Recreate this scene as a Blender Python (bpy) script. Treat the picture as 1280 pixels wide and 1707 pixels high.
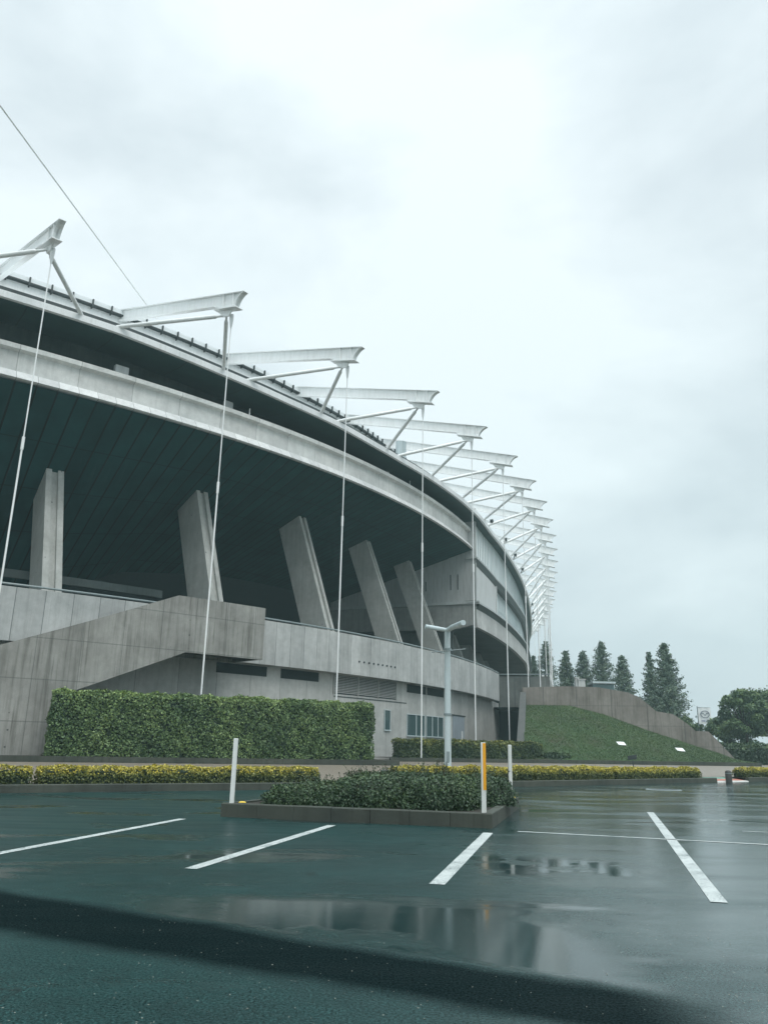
import bpy, bmesh, math, random
import numpy as np
from mathutils import Vector, Matrix
random.seed(7); RNG = np.random.default_rng(7)
for o in list(bpy.data.objects): bpy.data.objects.remove(o)
S = bpy.context.scene; COL = S.collection
PI = math.pi

# ---------------------------------------------------------------- camera
F = 1332.0; H = 1.3
PITCH = math.atan(394/F); ROLL = math.atan(85/4503)
cd = bpy.data.cameras.new('camera'); cam = bpy.data.objects.new('camera', cd); COL.objects.link(cam)
cd.sensor_fit = 'HORIZONTAL'; cd.sensor_width = 36; cd.lens = 36*F/1280; cd.clip_end = 3000; cd.clip_start = .05
f = Vector((0, math.cos(PITCH), math.sin(PITCH))); up0 = Vector((0, -math.sin(PITCH), math.cos(PITCH))); r0 = Vector((1, 0, 0))
# image x axis and y axis in world (roll so that true vertical leans right in the picture)
rx = r0*math.cos(ROLL)+up0*math.sin(ROLL); uy = -r0*math.sin(ROLL)+up0*math.cos(ROLL)
cam.matrix_world = Matrix(((rx.x, uy.x, -f.x, 0), (rx.y, uy.y, -f.y, 0), (rx.z, uy.z, -f.z, H), (0, 0, 0, 1)))
S.camera = cam

# ---------------------------------------------------------------- world: overcast sky
SUN_EL, SUN_AZ = math.radians(55), math.radians(150)
w = bpy.data.worlds.new('World'); S.world = w; w.use_nodes = True
nt = w.node_tree; N_ = nt.nodes; L_ = nt.links
for n in list(N_): N_.remove(n)
def wn(t, **k):
    n = N_.new(t)
    for a, b in k.items():
        if a.startswith('i_'): n.inputs[a[2:].replace('_', ' ')].default_value = b
        else: setattr(n, a, b)
    return n
out = wn('ShaderNodeOutputWorld'); bg = wn('ShaderNodeBackground'); bg.inputs['Strength'].default_value = 0.1
sky = wn('ShaderNodeTexSky', sky_type='NISHITA', sun_disc=False, sun_elevation=SUN_EL, sun_rotation=SUN_AZ, dust_density=5)
tc = wn('ShaderNodeTexCoord')
mp = wn('ShaderNodeMapping'); mp.inputs['Scale'].default_value = (1, 1, 1.9); mp.inputs['Location'].default_value = (3.1, 1.7, .4)
L_.new(tc.outputs['Generated'], mp.inputs[0])
n1 = wn('ShaderNodeTexNoise'); n1.inputs['Scale'].default_value = 2.1; n1.inputs['Detail'].default_value = 8; n1.inputs['Roughness'].default_value = .52; n1.inputs['Distortion'].default_value = .25
L_.new(mp.outputs[0], n1.inputs['Vector'])
cr = wn('ShaderNodeValToRGB'); L_.new(n1.outputs['Fac'], cr.inputs[0])
cr.color_ramp.elements[0].position = .38; cr.color_ramp.elements[0].color = (5.7, 6.5, 6.85, 1)
cr.color_ramp.elements[1].position = .585; cr.color_ramp.elements[1].color = (7.35, 8.15, 8.4, 1)
# overcast: brighter towards the zenith
sep = wn('ShaderNodeSeparateXYZ'); L_.new(tc.outputs['Generated'], sep.inputs[0])
gr = wn('ShaderNodeValToRGB'); L_.new(sep.outputs['Z'], gr.inputs[0])
e = gr.color_ramp.elements
e[0].position = 0.0; e[0].color = (.84, .87, .875, 1)
e[1].position = 1.0; e[1].color = (3.4, 3.45, 3.45, 1)
q = e.new(.30); q.color = (.90, .925, .925, 1)
q = e.new(.60); q.color = (.97, .97, .975, 1)
q = e.new(.80); q.color = (1.04, 1.04, 1.04, 1)
mu = wn('ShaderNodeMixRGB', blend_type='MULTIPLY'); mu.inputs[0].default_value = 1
L_.new(cr.outputs[0], mu.inputs[1]); L_.new(gr.outputs[0], mu.inputs[2])
mx = wn('ShaderNodeMixRGB'); mx.inputs[0].default_value = .94
L_.new(sky.outputs[0], mx.inputs[1]); L_.new(mu.outputs[0], mx.inputs[2])
L_.new(mx.outputs[0], bg.inputs[0]); L_.new(bg.outputs[0], out.inputs[0])

ld = bpy.data.lights.new('sun', 'SUN'); ld.energy = 1.0; ld.angle = math.radians(30); ld.color = (1, .97, .93)
lo = bpy.data.objects.new('sun', ld); COL.objects.link(lo)
sd = Vector((math.sin(SUN_AZ)*math.cos(SUN_EL), math.cos(SUN_AZ)*math.cos(SUN_EL), math.sin(SUN_EL)))
lo.rotation_euler = sd.to_track_quat('Z', 'Y').to_euler(); lo.location = (0, 0, 60)
S.view_settings.view_transform = 'Standard'; S.view_settings.look = 'None'
S.view_settings.exposure = 0.46; S.view_settings.gamma = 1

# ---------------------------------------------------------------- helpers
def mesh(name, V, Fc, mat=None, parent=None, smooth=False, uv=None, mats=None):
    me = bpy.data.meshes.new(name); me.from_pydata([tuple(map(float, v)) for v in V], [], [tuple(int(a) for a in q) for q in Fc])
    if uv is not None:
        l = me.uv_layers.new(name='UVMap'); idx = np.zeros(len(me.loops), dtype=np.int32); me.loops.foreach_get('vertex_index', idx)
        l.data.foreach_set('uv', np.asarray(uv, dtype=np.float32)[idx].ravel())
    if smooth: me.polygons.foreach_set('use_smooth', [True]*len(me.polygons))
    me.update(); o = bpy.data.objects.new(name, me); COL.objects.link(o)
    if mat: me.materials.append(mat)
    if parent: o.parent = parent
    return o
def tag(o, label=None, cat=None, group=None, kind=None):
    if label: o['label'] = label
    if cat: o['category'] = cat
    if group: o['group'] = group
    if kind: o['kind'] = kind
    return o
def empty(name, loc=(0, 0, 0)):
    o = bpy.data.objects.new(name, None); o.empty_display_size = .3; o.location = loc; COL.objects.link(o); return o
def put(o, parent):            # parent an object built in world coordinates to an Empty
    o.parent = parent; o.matrix_parent_inverse = Matrix.Translation(-Vector(parent.location)); return o

class MB:
    def __init__(s): s.V = []; s.F = []; s.U = []
    def add(s, V, F, U=None):
        n = len(s.V); s.V += [tuple(v) for v in V]; s.F += [tuple(a+n for a in q) for q in F]
        s.U += [tuple(u) for u in U] if U is not None else [(0, 0)]*len(V)
    def box(s, c, size, rz=0, lean=None):
        cx, cy, cz = c; a, b, h = [k/2 for k in size]; cs, sn = math.cos(rz), math.sin(rz)
        V = []
        for dz in (-h, h):
            for dx, dy in ((-a, -b), (a, -b), (a, b), (-a, b)):
                V.append((cx+dx*cs-dy*sn, cy+dx*sn+dy*cs, cz+dz))
        s.add(V, [(3, 2, 1, 0), (4, 5, 6, 7), (0, 1, 5, 4), (1, 2, 6, 5), (2, 3, 7, 6), (3, 0, 4, 7)])
    def tube(s, pts, r, n=10, caps=True):
        pts = [Vector(p) for p in pts]; rr = r if isinstance(r, (list, tuple)) else [r]*len(pts)
        V = []; Fc = []
        for k, p in enumerate(pts):
            t = (pts[min(k+1, len(pts)-1)]-pts[max(k-1, 0)]).normalized()
            a = t.cross(Vector((0, 0, 1)) if abs(t.z) < .95 else Vector((1, 0, 0))).normalized(); b = t.cross(a)
            for j in range(n):
                an = 2*PI*j/n; V.append(p+(a*math.cos(an)+b*math.sin(an))*rr[k])
        for k in range(len(pts)-1):
            for j in range(n):
                Fc.append((k*n+j, k*n+(j+1) % n, (k+1)*n+(j+1) % n, (k+1)*n+j))
        if caps: Fc.append(tuple(range(n-1, -1, -1))); Fc.append(tuple(range((len(pts)-1)*n, len(pts)*n)))
        s.add(V, Fc)
    def prism(s, poly, z0, z1):
        n = len(poly); V = [(x, y, z0) for x, y in poly]+[(x, y, z1) for x, y in poly]
        s.add(V, [tuple(range(n-1, -1, -1)), tuple(range(n, 2*n))]+[(k, (k+1) % n, n+(k+1) % n, n+k) for k in range(n)])
    def solid(s, quad_a, quad_b):   # two matching polygons joined to a closed solid
        n = len(quad_a)
        s.add(list(quad_a)+list(quad_b), [tuple(range(n)), tuple(range(2*n-1, n-1, -1))]+[((k+1) % n, k, n+k, n+(k+1) % n) for k in range(n)])
    def obj(s, name, mat, parent=None, smooth=False):
        o = mesh(name, s.V, s.F, mat, None, smooth, s.U)
        bm = bmesh.new(); bm.from_mesh(o.data); bmesh.ops.recalc_face_normals(bm, faces=bm.faces); bm.to_mesh(o.data); bm.free()
        if smooth:
            try: o.data.set_sharp_from_angle(angle=math.radians(40))
            except Exception: pass
        if parent: put(o, parent)
        return o

# ---------------------------------------------------------------- materials
class M:
    def __init__(s, name):
        s.m = bpy.data.materials.new(name); s.m.use_nodes = True; s.t = s.m.node_tree
        s.b = s.t.nodes['Principled BSDF']; s.x = None
    def n(s, t, **k):
        nd = s.t.nodes.new(t)
        for a, b in k.items(): setattr(nd, a, b)
        return nd
    def l(s, a, b): s.t.links.new(a, b)
    def co(s, kind='Object', scale=(1, 1, 1), rot=(0, 0, 0)):
        tc = s.n('ShaderNodeTexCoord'); mp = s.n('ShaderNodeMapping'); mp.inputs['Scale'].default_value = scale; mp.inputs['Rotation'].default_value = rot
        s.l(tc.outputs[kind], mp.inputs[0]); return mp.outputs[0]
    def noise(s, vec, scale, detail=4, rough=.55, dist=0):
        k = s.n('ShaderNodeTexNoise'); k.inputs['Scale'].default_value = scale; k.inputs['Detail'].default_value = detail
        k.inputs['Roughness'].default_value = rough; k.inputs['Distortion'].default_value = dist; s.l(vec, k.inputs['Vector']); return k.outputs['Fac']
    def ramp(s, fac, *st):
        r = s.n('ShaderNodeValToRGB'); e = r.color_ramp.elements
        e[0].position, e[1].position = st[0][0], st[-1][0]
        c = lambda v: (v, v, v, 1) if isinstance(v, (int, float)) else (*v, 1)
        e[0].color = c(st[0][1]); e[1].color = c(st[-1][1])
        for p, v in st[1:-1]: q = e.new(p); q.color = c(v)
        s.l(fac, r.inputs[0]); return r.outputs[0]
    def mix(s, fac, a, b, mode='MIX'):
        k = s.n('ShaderNodeMixRGB', blend_type=mode)
        for i, v in ((0, fac), (1, a), (2, b)):
            if hasattr(v, 'links') or hasattr(v, 'is_linked'): s.l(v, k.inputs[i])
            elif i == 0: k.inputs[0].default_value = v
            else: k.inputs[i].default_value = (*v, 1) if not isinstance(v, (int, float)) else (v, v, v, 1)
        return k.outputs[0]
    def math(s, op, a, b=None, c=None):
        k = s.n('ShaderNodeMath', operation=op)
        for i, v in enumerate((a, b, c)):
            if v is None: continue
            if isinstance(v, (int, float)): k.inputs[i].default_value = v
            else: s.l(v, k.inputs[i])
        return k.outputs[0]
    def bump(s, h, strength=.3, dist=.02, prev=None):
        k = s.n('ShaderNodeBump'); k.inputs['Strength'].default_value = strength; k.inputs['Distance'].default_value = dist
        s.l(h, k.inputs['Height'])
        if prev is not None: s.l(prev, k.inputs['Normal'])
        return k.outputs[0]
    def set(s, color=None, rough=None, normal=None, metal=None, spec=None):
        for nm, v in (('Base Color', color), ('Roughness', rough), ('Normal', normal), ('Metallic', metal), ('Specular IOR Level', spec)):
            if v is None: continue
            if isinstance(v, (int, float)): s.b.inputs[nm].default_value = v
            elif isinstance(v, tuple): s.b.inputs[nm].default_value = (*v, 1)
            else: s.l(v, s.b.inputs[nm])
        return s.m
def lines(m, comp, freq, width, soft=.004):
    """0..1 mask, 1 on joint lines at whole numbers of comp*freq"""
    v = m.math('MULTIPLY', comp, freq); fr = m.math('FRACT', v); a = m.math('ABSOLUTE', m.math('SUBTRACT', fr, .5))
    k = m.n('ShaderNodeMapRange'); k.inputs['From Min'].default_value = .5-width-soft; k.inputs['From Max'].default_value = .5-width+soft
    m.l(a, k.inputs[0]); return k.outputs[0]
def uvsep(m):
    tc = m.n('ShaderNodeTexCoord'); sp = m.n('ShaderNodeSeparateXYZ'); m.l(tc.outputs['UV'], sp.inputs[0]); return tc.outputs['UV'], sp.outputs[0], sp.outputs[1]

def concrete(name, lo, hi, joints=None, streak=.5, jh=None, jw=.012, stain=.5, tie=False, rough=.75):
    m = M(name); ob = m.co('Object'); uv, u, v = uvsep(m)
    big = m.noise(ob, .35, 5, .6); mid = m.noise(ob, 2.2, 5, .6); fine = m.noise(ob, 25, 3, .6)
    col = m.ramp(big, (.3, lo), (.7, hi))
    col = m.mix(.45, col, m.ramp(mid, (.3, .72), (.7, 1.12)), 'MULTIPLY')
    col = m.mix(.3, col, m.ramp(fine, (.3, .8), (.7, 1.15)), 'MULTIPLY')
    st = m.noise(m.co('Object', (3.2, 3.2, .16)), 1.0, 4, .65)
    col = m.mix(streak, col, m.ramp(st, (.35, (.62, .62, .60)), (.5, 1.0), (.68, (1.1, 1.1, 1.1))), 'MULTIPLY')
    st2 = m.noise(m.co('Object', (9, 9, .25)), 1.0, 3, .6)
    col = m.mix(stain, col, m.ramp(st2, (.30, (.55, .55, .53)), (.42, 1.0)), 'MULTIPLY')
    h = fine
    if joints:
        j = lines(m, u, joints, jw)
        col = m.mix(m.math('MULTIPLY', j, .65), col, (.04, .05, .05)); h = m.math('SUBTRACT', h, m.math('MULTIPLY', j, 2.0))
        # each panel slightly different
        wn_ = m.n('ShaderNodeTexWhiteNoise', noise_dimensions='1D'); m.l(m.math('FLOOR', m.math('MULTIPLY', u, joints)), wn_.inputs['W'])
        col = m.mix(.5, col, m.ramp(wn_.outputs[0], (0, .78), (1, 1.14)), 'MULTIPLY')
    if jh:
        j = lines(m, v, jh, .012); col = m.mix(m.math('MULTIPLY', j, .45), col, (.05, .06, .06))
    if tie:
        vo = m.n('ShaderNodeTexVoronoi', feature='F1'); vo.inputs['Scale'].default_value = 1.0; vo.inputs['Randomness'].default_value = .12
        m.l(m.co('Object', (1.1, 1.1, 1.1)), vo.inputs['Vector'])
        d = m.ramp(vo.outputs['Distance'], (.05, 1.0), (.075, 0.0)); col = m.mix(m.math('MULTIPLY', d, .8), col, (.04, .045, .045))
    return m.set(col, rough, m.bump(h, .25, .02))
MAT = {}
MAT['par'] = concrete('pale precast concrete', (.35, .365, .36), (.51, .525, .515), 7, .35, None, .014, .25)
MAT['base'] = concrete('grey wall concrete', (.38, .39, .375), (.52, .53, .51), 3.5, .25, None, .006, .2)
MAT['band'] = concrete('band concrete', (.56, .57, .56), (.72, .73, .71), 3, .2, None, .004, .1)
MAT['lip'] = concrete('lip concrete', (.66, .67, .67), (.78, .79, .78), 9, .15, None, .012, .1)
MAT['stair'] = concrete('board marked concrete', (.195, .195, .18), (.35, .35, .33), 5, .9, .42, .006, .9, True)
MAT['col'] = concrete('column concrete', (.33, .34, .32), (.47, .48, .46), None, .3, None, .01, .3, True)
MAT['hillwall'] = concrete('old retaining concrete', (.17, .155, .135), (.30, .275, .25), .18, .7, .5, .01, .8)
MAT['kerb'] = concrete('mossy kerb concrete', (.028, .036, .030), (.070, .078, .060), None, .6, None, .01, .8)
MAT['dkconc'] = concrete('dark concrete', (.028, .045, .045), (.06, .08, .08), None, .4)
def plain(name, c, rough=.5, var=.12, metal=0, sc=3):
    m = M(name); ob = m.co('Object'); nz = m.noise(ob, sc, 5, .6)
    col = m.mix(1, c, m.ramp(nz, (.3, 1-var), (.7, 1+var)), 'MULTIPLY')
    return m.set(col, rough, None, metal)
def painted(name, c, rough=.4, dirt=.8):
    m = M(name); st = m.noise(m.co('Object', (4, 4, .5)), 1, 5, .65); g = m.noise(m.co('Object'), 14, 4, .6)
    col = m.mix(dirt, c, m.ramp(st, (.3, (.72, .72, .69)), (.55, 1.0)), 'MULTIPLY')
    col = m.mix(.3, col, m.ramp(g, (.3, .85), (.7, 1.1)), 'MULTIPLY')
    return m.set(col, rough)
MAT['steel'] = painted('white painted steel', (.84, .86, .86), .35, .4)
MAT['fascia'] = painted('pale roof edge metal', (.78, .80, .81), .35, .4)
MAT['galv'] = painted('galvanised pole', (.50, .58, .60), .45)
MAT['ledge'] = painted('grey ledge metal', (.42, .45, .45), .5)
MAT['panelgrey'] = painted('grey cladding panel', (.54, .56, .56), .5)
MAT['dark'] = plain('dark metal', (.02, .03, .032), .5)
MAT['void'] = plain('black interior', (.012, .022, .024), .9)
MAT['rail'] = painted('grey handrail', (.22, .27, .28), .35)
MAT['shade'] = plain('dark grey underside shade', (.06, .078, .078), .6)  # dark colour for the sheets that paint shade below the facade ledges
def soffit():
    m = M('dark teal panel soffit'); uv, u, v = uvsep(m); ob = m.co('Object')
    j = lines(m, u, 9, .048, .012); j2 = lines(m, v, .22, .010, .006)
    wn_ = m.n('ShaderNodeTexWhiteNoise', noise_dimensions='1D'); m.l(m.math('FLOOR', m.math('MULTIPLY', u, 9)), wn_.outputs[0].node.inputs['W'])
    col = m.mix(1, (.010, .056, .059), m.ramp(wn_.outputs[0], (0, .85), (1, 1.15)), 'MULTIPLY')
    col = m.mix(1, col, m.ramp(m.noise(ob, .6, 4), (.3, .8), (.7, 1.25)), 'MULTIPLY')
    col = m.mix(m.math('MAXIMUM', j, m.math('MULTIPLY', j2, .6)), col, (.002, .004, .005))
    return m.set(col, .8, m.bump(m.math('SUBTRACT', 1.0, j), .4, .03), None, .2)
MAT['soffit'] = soffit()
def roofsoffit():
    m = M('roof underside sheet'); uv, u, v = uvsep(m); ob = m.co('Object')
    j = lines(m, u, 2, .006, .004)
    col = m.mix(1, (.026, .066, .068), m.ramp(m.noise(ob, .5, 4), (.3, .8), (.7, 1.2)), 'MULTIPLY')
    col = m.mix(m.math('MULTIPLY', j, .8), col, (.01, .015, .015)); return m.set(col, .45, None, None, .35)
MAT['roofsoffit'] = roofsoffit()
def glass(name, c, rough=.08, metal=0):
    m = M(name); nz = m.noise(m.co('Object'), .5, 3); uv, u, v = uvsep(m)
    wn_ = m.n('ShaderNodeTexWhiteNoise', noise_dimensions='1D'); m.l(m.math('FLOOR', m.math('MULTIPLY', u, 10)), wn_.inputs['W'])
    col = m.mix(1, c, m.ramp(wn_.outputs[0], (0, .86), (1, 1.02)), 'MULTIPLY')
    col = m.mix(1, col, m.ramp(nz, (.3, .92), (.7, 1.0)), 'MULTIPLY')
    return m.set(col, rough, None, metal, .8)
MAT['glass'] = glass('pale facade glass', (.93, .97, .97), .28, .0)
MAT['winglass'] = glass('window glass', (.07, .12, .125), .05)
MAT['louvre'] = painted('louvre metal', (.34, .35, .34), .5)

def asphalt():
    m = M('wet asphalt'); ob = m.co('Object')
    fine = m.noise(ob, 62, 5, .85); agg = m.n('ShaderNodeTexVoronoi'); agg.inputs['Scale'].default_value = 32; m.l(ob, agg.inputs['Vector'])
    mid = m.noise(ob, 3.5, 6, .65); patch = m.noise(ob, .5, 5, .6)
    grain = m.ramp(fine, (.38, .10), (.5, .8), (.62, 2.6))
    col = m.ramp(mid, (.25, (.005, .029, .029)), (.75, (.009, .042, .041)))
    col = m.mix(1, col, grain, 'MULTIPLY'); col = m.mix(.6, col, m.ramp(patch, (.35, .7), (.65, 1.3)), 'MULTIPLY')
    wn_ = m.n('ShaderNodeTexWhiteNoise', noise_dimensions='3D'); m.l(agg.outputs['Position'], wn_.inputs['Vector'])
    pick = m.math('GREATER_THAN', wn_.outputs[0], .975); near = m.ramp(agg.outputs['Distance'], (.16, 1.0), (.24, 0.0))
    col = m.mix(m.math('MULTIPLY', m.math('MULTIPLY', pick, near), .8), col, (.30, .31, .27))
    # fine cracks
    ck = m.n('ShaderNodeTexVoronoi', feature='DISTANCE_TO_EDGE'); ck.inputs['Scale'].default_value = .45
    wv = m.n('ShaderNodeVectorMath', operation='ADD'); nzv = m.n('ShaderNodeTexNoise'); nzv.inputs['Scale'].default_value = 2.5; nzv.inputs['Detail'].default_value = 5; m.l(ob, nzv.inputs['Vector'])
    sc_ = m.n('ShaderNodeVectorMath', operation='SCALE'); sc_.inputs['Scale'].default_value = .55; m.l(nzv.outputs['Color'], sc_.inputs[0]); m.l(ob, wv.inputs[0]); m.l(sc_.outputs[0], wv.inputs[1]); m.l(wv.outputs[0], ck.inputs['Vector'])
    crack = m.math('MULTIPLY', m.ramp(ck.outputs['Distance'], (.002, 1.0), (.006, 0.0)), m.ramp(patch, (.52, 0.0), (.6, .8)))
    col = m.mix(crack, col, (.003, .006, .006))
    sp = m.n('ShaderNodeSeparateXYZ'); m.l(ob, sp.inputs[0]); X, Y = sp.outputs[0], sp.outputs[1]
    def step(v, a, b):
        k = m.n('ShaderNodeMapRange', interpolation_type='SMOOTHSTEP'); k.inputs['From Min'].default_value = a; k.inputs['From Max'].default_value = b; m.l(v, k.inputs[0]); return k.outputs[0]
    # dark, dull band painted into the asphalt, standing for a windscreen reflection
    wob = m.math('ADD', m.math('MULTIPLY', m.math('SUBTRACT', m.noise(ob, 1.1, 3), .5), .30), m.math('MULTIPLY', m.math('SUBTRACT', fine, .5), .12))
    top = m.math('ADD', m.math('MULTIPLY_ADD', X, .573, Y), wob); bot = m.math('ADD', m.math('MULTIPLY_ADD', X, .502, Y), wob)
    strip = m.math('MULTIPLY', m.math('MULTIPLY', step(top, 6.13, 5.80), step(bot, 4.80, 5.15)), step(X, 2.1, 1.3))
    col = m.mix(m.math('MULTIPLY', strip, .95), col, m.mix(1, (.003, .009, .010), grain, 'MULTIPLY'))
    # standing water: noise pools plus the long pool lying along the upper side of the dark band
    pv = m.noise(m.co('Object', (.36, 1.0, 1), (0, 0, -.1)), .75, 5, .55, .3); pud = m.ramp(pv, (.56, 0.0), (.66, 1.0))
    pool = m.math('MULTIPLY', m.math('MULTIPLY', step(top, 5.95, 6.15), step(m.math('ADD', m.math('MULTIPLY_ADD', X, .12, Y), wob), 7.95, 7.55)), m.math('MULTIPLY', step(X, -2.6, -.9), step(X, 1.9, 1.2)))
    pool = m.math('MULTIPLY', pool, m.ramp(m.noise(ob, .9, 4), (.36, .25), (.46, 1.0)))
    sm1 = m.math('MULTIPLY', m.math('MULTIPLY', step(Y, 9.2, 9.6), step(Y, 11.6, 10.6)), m.math('MULTIPLY', step(X, .9, 1.5), step(X, 3.6, 2.6)))
    sm1 = m.math('MULTIPLY', sm1, m.ramp(m.noise(ob, 1.6, 4), (.42, 0.0), (.5, 1.0)))
    # the right half of the lot lies lower and holds a thin film of water
    film = m.math('MULTIPLY', step(m.math('ADD', X, m.math('MULTIPLY', m.math('SUBTRACT', mid, .5), 2.0)), .6, 3.2), m.ramp(m.noise(m.co('Object', (.30, 1.15, 1), (0, 0, .12)), .9, 5, .6, .4), (.34, .40), (.56, 1.0)))
    film = m.math('MULTIPLY', film, m.math('SUBTRACT', 1.0, strip))
    water = m.math('MAXIMUM', m.math('MULTIPLY', film, .50), m.math('MAXIMUM', m.math('MULTIPLY', pud, m.math('SUBTRACT', 1.0, strip)), m.math('MAXIMUM', pool, sm1)))
    damp = m.ramp(m.noise(m.co('Object', (.5, 2.6, 1)), 1.1, 5, .6), (.38, .0), (.62, 1.0))
    dry = m.math('SUBTRACT', 1.0, water)
    rough = m.math('SUBTRACT', m.math('ADD', .20, m.math('MULTIPLY', m.math('ADD', m.math('MULTIPLY', fine, .36), m.math('MULTIPLY', strip, .25)), dry)), m.math('ADD', m.math('MULTIPLY', damp, .07), m.math('MULTIPLY', film, .12)))
    rough = m.math('MULTIPLY', rough, m.math('SUBTRACT', 1.0, m.math('MULTIPLY', water, .62)))
    spec = m.math('MULTIPLY', m.math('SUBTRACT', .50, m.math('MULTIPLY', strip, .45)), m.math('ADD', m.math('MULTIPLY', m.math('MULTIPLY', grain, dry), m.math('ADD', .38, m.math('MULTIPLY', film, .75))), m.math('MULTIPLY', water, 1.0)))
    h = m.math('MULTIPLY', m.math('ADD', fine, m.math('MULTIPLY', agg.outputs['Distance'], .9)), m.math('SUBTRACT', 1.0, m.math('MULTIPLY', water, .9)))
    return m.set(m.mix(m.math('MULTIPLY', water, .45), col, (.006, .016, .017)), rough, m.bump(h, .32, .0035), None, spec)
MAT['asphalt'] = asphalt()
def paint():
    m = M('worn white road paint'); ob = m.co('Object'); n_ = m.noise(ob, 60, 4, .7); n2 = m.noise(ob, 2.5, 4, .6)
    g = m.math('ADD', n_, m.math('MULTIPLY', m.math('SUBTRACT', n2, .5), .45))
    col = m.ramp(g, (.38, (.05, .09, .09)), (.48, (.48, .52, .51)), (.75, (.64, .67, .66))); return m.set(col, .5, m.bump(n_, .3, .003))
MAT['paint'] = paint()
def ground(name, a, b, sc=4, rough=.7, c=None):
    m = M(name); ob = m.co('Object'); col = m.ramp(m.noise(ob, sc, 6, .65), (.3, a), (.7, b))
    if c: col = m.mix(m.ramp(m.noise(ob, sc*.17, 4), (.45, 0.0), (.65, 1.0)), col, c)
    col = m.mix(.6, col, m.ramp(m.noise(ob, sc*12, 3, .7), (.3, .6), (.7, 1.35)), 'MULTIPLY')
    return m.set(col, rough, m.bump(m.noise(ob, sc*6, 4, .7), .6, .05))
MAT['pave'] = ground('damp brown paving', (.17, .140, .110), (.24, .205, .165), 3, .45)
MAT['soil'] = ground('dark soil', (.02, .02, .015), (.045, .04, .03), 6, .9)
MAT['grass'] = ground('mown grass', (.020, .050, .016), (.045, .088, .026), 1.8, .95, (.046, .050, .024))
MAT['far'] = ground('distant ground', (.04, .06, .035), (.06, .08, .05), .5, .9)
def leafmat(name, dk, mdl, lt, trans=.0, rough=.5):
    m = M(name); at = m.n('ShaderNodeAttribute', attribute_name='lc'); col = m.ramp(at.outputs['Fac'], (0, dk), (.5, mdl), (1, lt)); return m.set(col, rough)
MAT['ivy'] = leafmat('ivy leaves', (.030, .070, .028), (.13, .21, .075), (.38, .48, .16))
MAT['yellow'] = leafmat('golden shrub leaves', (.03, .055, .018), (.16, .18, .04), (.60, .50, .07))
MAT['yg'] = leafmat('yellow green shrub leaves', (.022, .05, .016), (.075, .11, .028), (.30, .28, .05))
MAT['shrub'] = leafmat('dark shrub leaves', (.014, .038, .018), (.038, .078, .032), (.095, .145, .045))
MAT['conif'] = leafmat('conifer needles', (.045, .080, .055), (.085, .135, .085), (.16, .20, .12))
MAT['broad'] = leafmat('broadleaf foliage', (.034, .072, .032), (.080, .140, .050), (.18, .24, .08))
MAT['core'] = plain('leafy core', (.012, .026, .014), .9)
MAT['bark'] = plain('bark', (.05, .04, .032), .9, .3)
MAT['twig'] = plain('twig', (.06, .05, .03), .9, .3)

# ---------------------------------------------------------------- stadium plan
CXP = (-0.001157, 0.05774452, -1.09586516, 11.19041848, -20.49033812)
CYP = (0.00019541, -0.00440564, 0.06745215, 7.80598172, 42.90227626)
def cpt(i):
    if i < -.5:
        a = cpt(-.5); b = cpt(-.4); return a+(b-a)*(i+.5)*10
    return np.array([np.polyval(CXP, i), np.polyval(CYP, i)])
def cn(i):
    d = cpt(i+.02)-cpt(i-.02); d /= np.linalg.norm(d); return np.array([d[1], -d[0]])
def P(i, d, z):
    q = cpt(i)-cn(i)*d; return (q[0], q[1], z)
def tab(T):
    xs = [t[0] for t in T]; return lambda i, k: float(np.interp(i, xs, [t[k] for t in T]))
ROOF = tab([(-1.5, 8, 31.2), (.5, 7.92, 31.0), (1.24, 7.85, 30.5), (1.9, 7.7, 30.1), (2.5, 7.5, 29.85), (3.06, 7.4, 29.5), (3.57, 7.32, 29.33), (5.3, 7.1, 29.3), (6.1, 6.95, 29.1), (6.7, 6.7, 28.5), (8, 6.2, 28.15), (9.8, 5.5, 27.7), (10.9, 5.05, 27.0), (14, 5, 26.8), (21, 5, 26.8)])
roof_d = lambda i: ROOF(i, 1); roof_z = lambda i: ROOF(i, 2)
dw = lambda i: roof_d(i)+.62
Z1 = tab([(6.1, 23.95), (7.3, 23.2), (9, 23.1), (11, 23.1), (21, 23.1)]); z1 = lambda i: Z1(i, 1)
def sweep(name, i0, i1, prof, mat, parent, step=.1, closed=False, smooth=False, caps=True, us=1.0, into=None):
    """prof(i) -> list of (d, z); a strip (or closed tube) following the plan curve, uv = (i, length)"""
    n = max(2, int(round((i1-i0)/step))+1); V = []; U = []; Fc = []
    for k in range(n):
        i = i0+(i1-i0)*k/(n-1); pr = prof(i); L = 0
        for j, (d, z) in enumerate(pr):
            if j: L += math.hypot(d-pr[j-1][0], z-pr[j-1][1])
            V.append(P(i, d, z)); U.append((i*us, L))
    m = len(pr)
    for k in range(n-1):
        for j in range(m if closed else m-1):
            a = k*m+j; b = k*m+(j+1) % m; Fc.append((a, b, b+m, a+m))
    if closed and caps: Fc += [tuple(range(m)), tuple((n-1)*m+j for j in range(m-1, -1, -1))]
    if into is not None: into.add(V, Fc, U); return
    mb = MB(); mb.add(V, Fc, U); return mb.obj(name, mat, parent, smooth)

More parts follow.
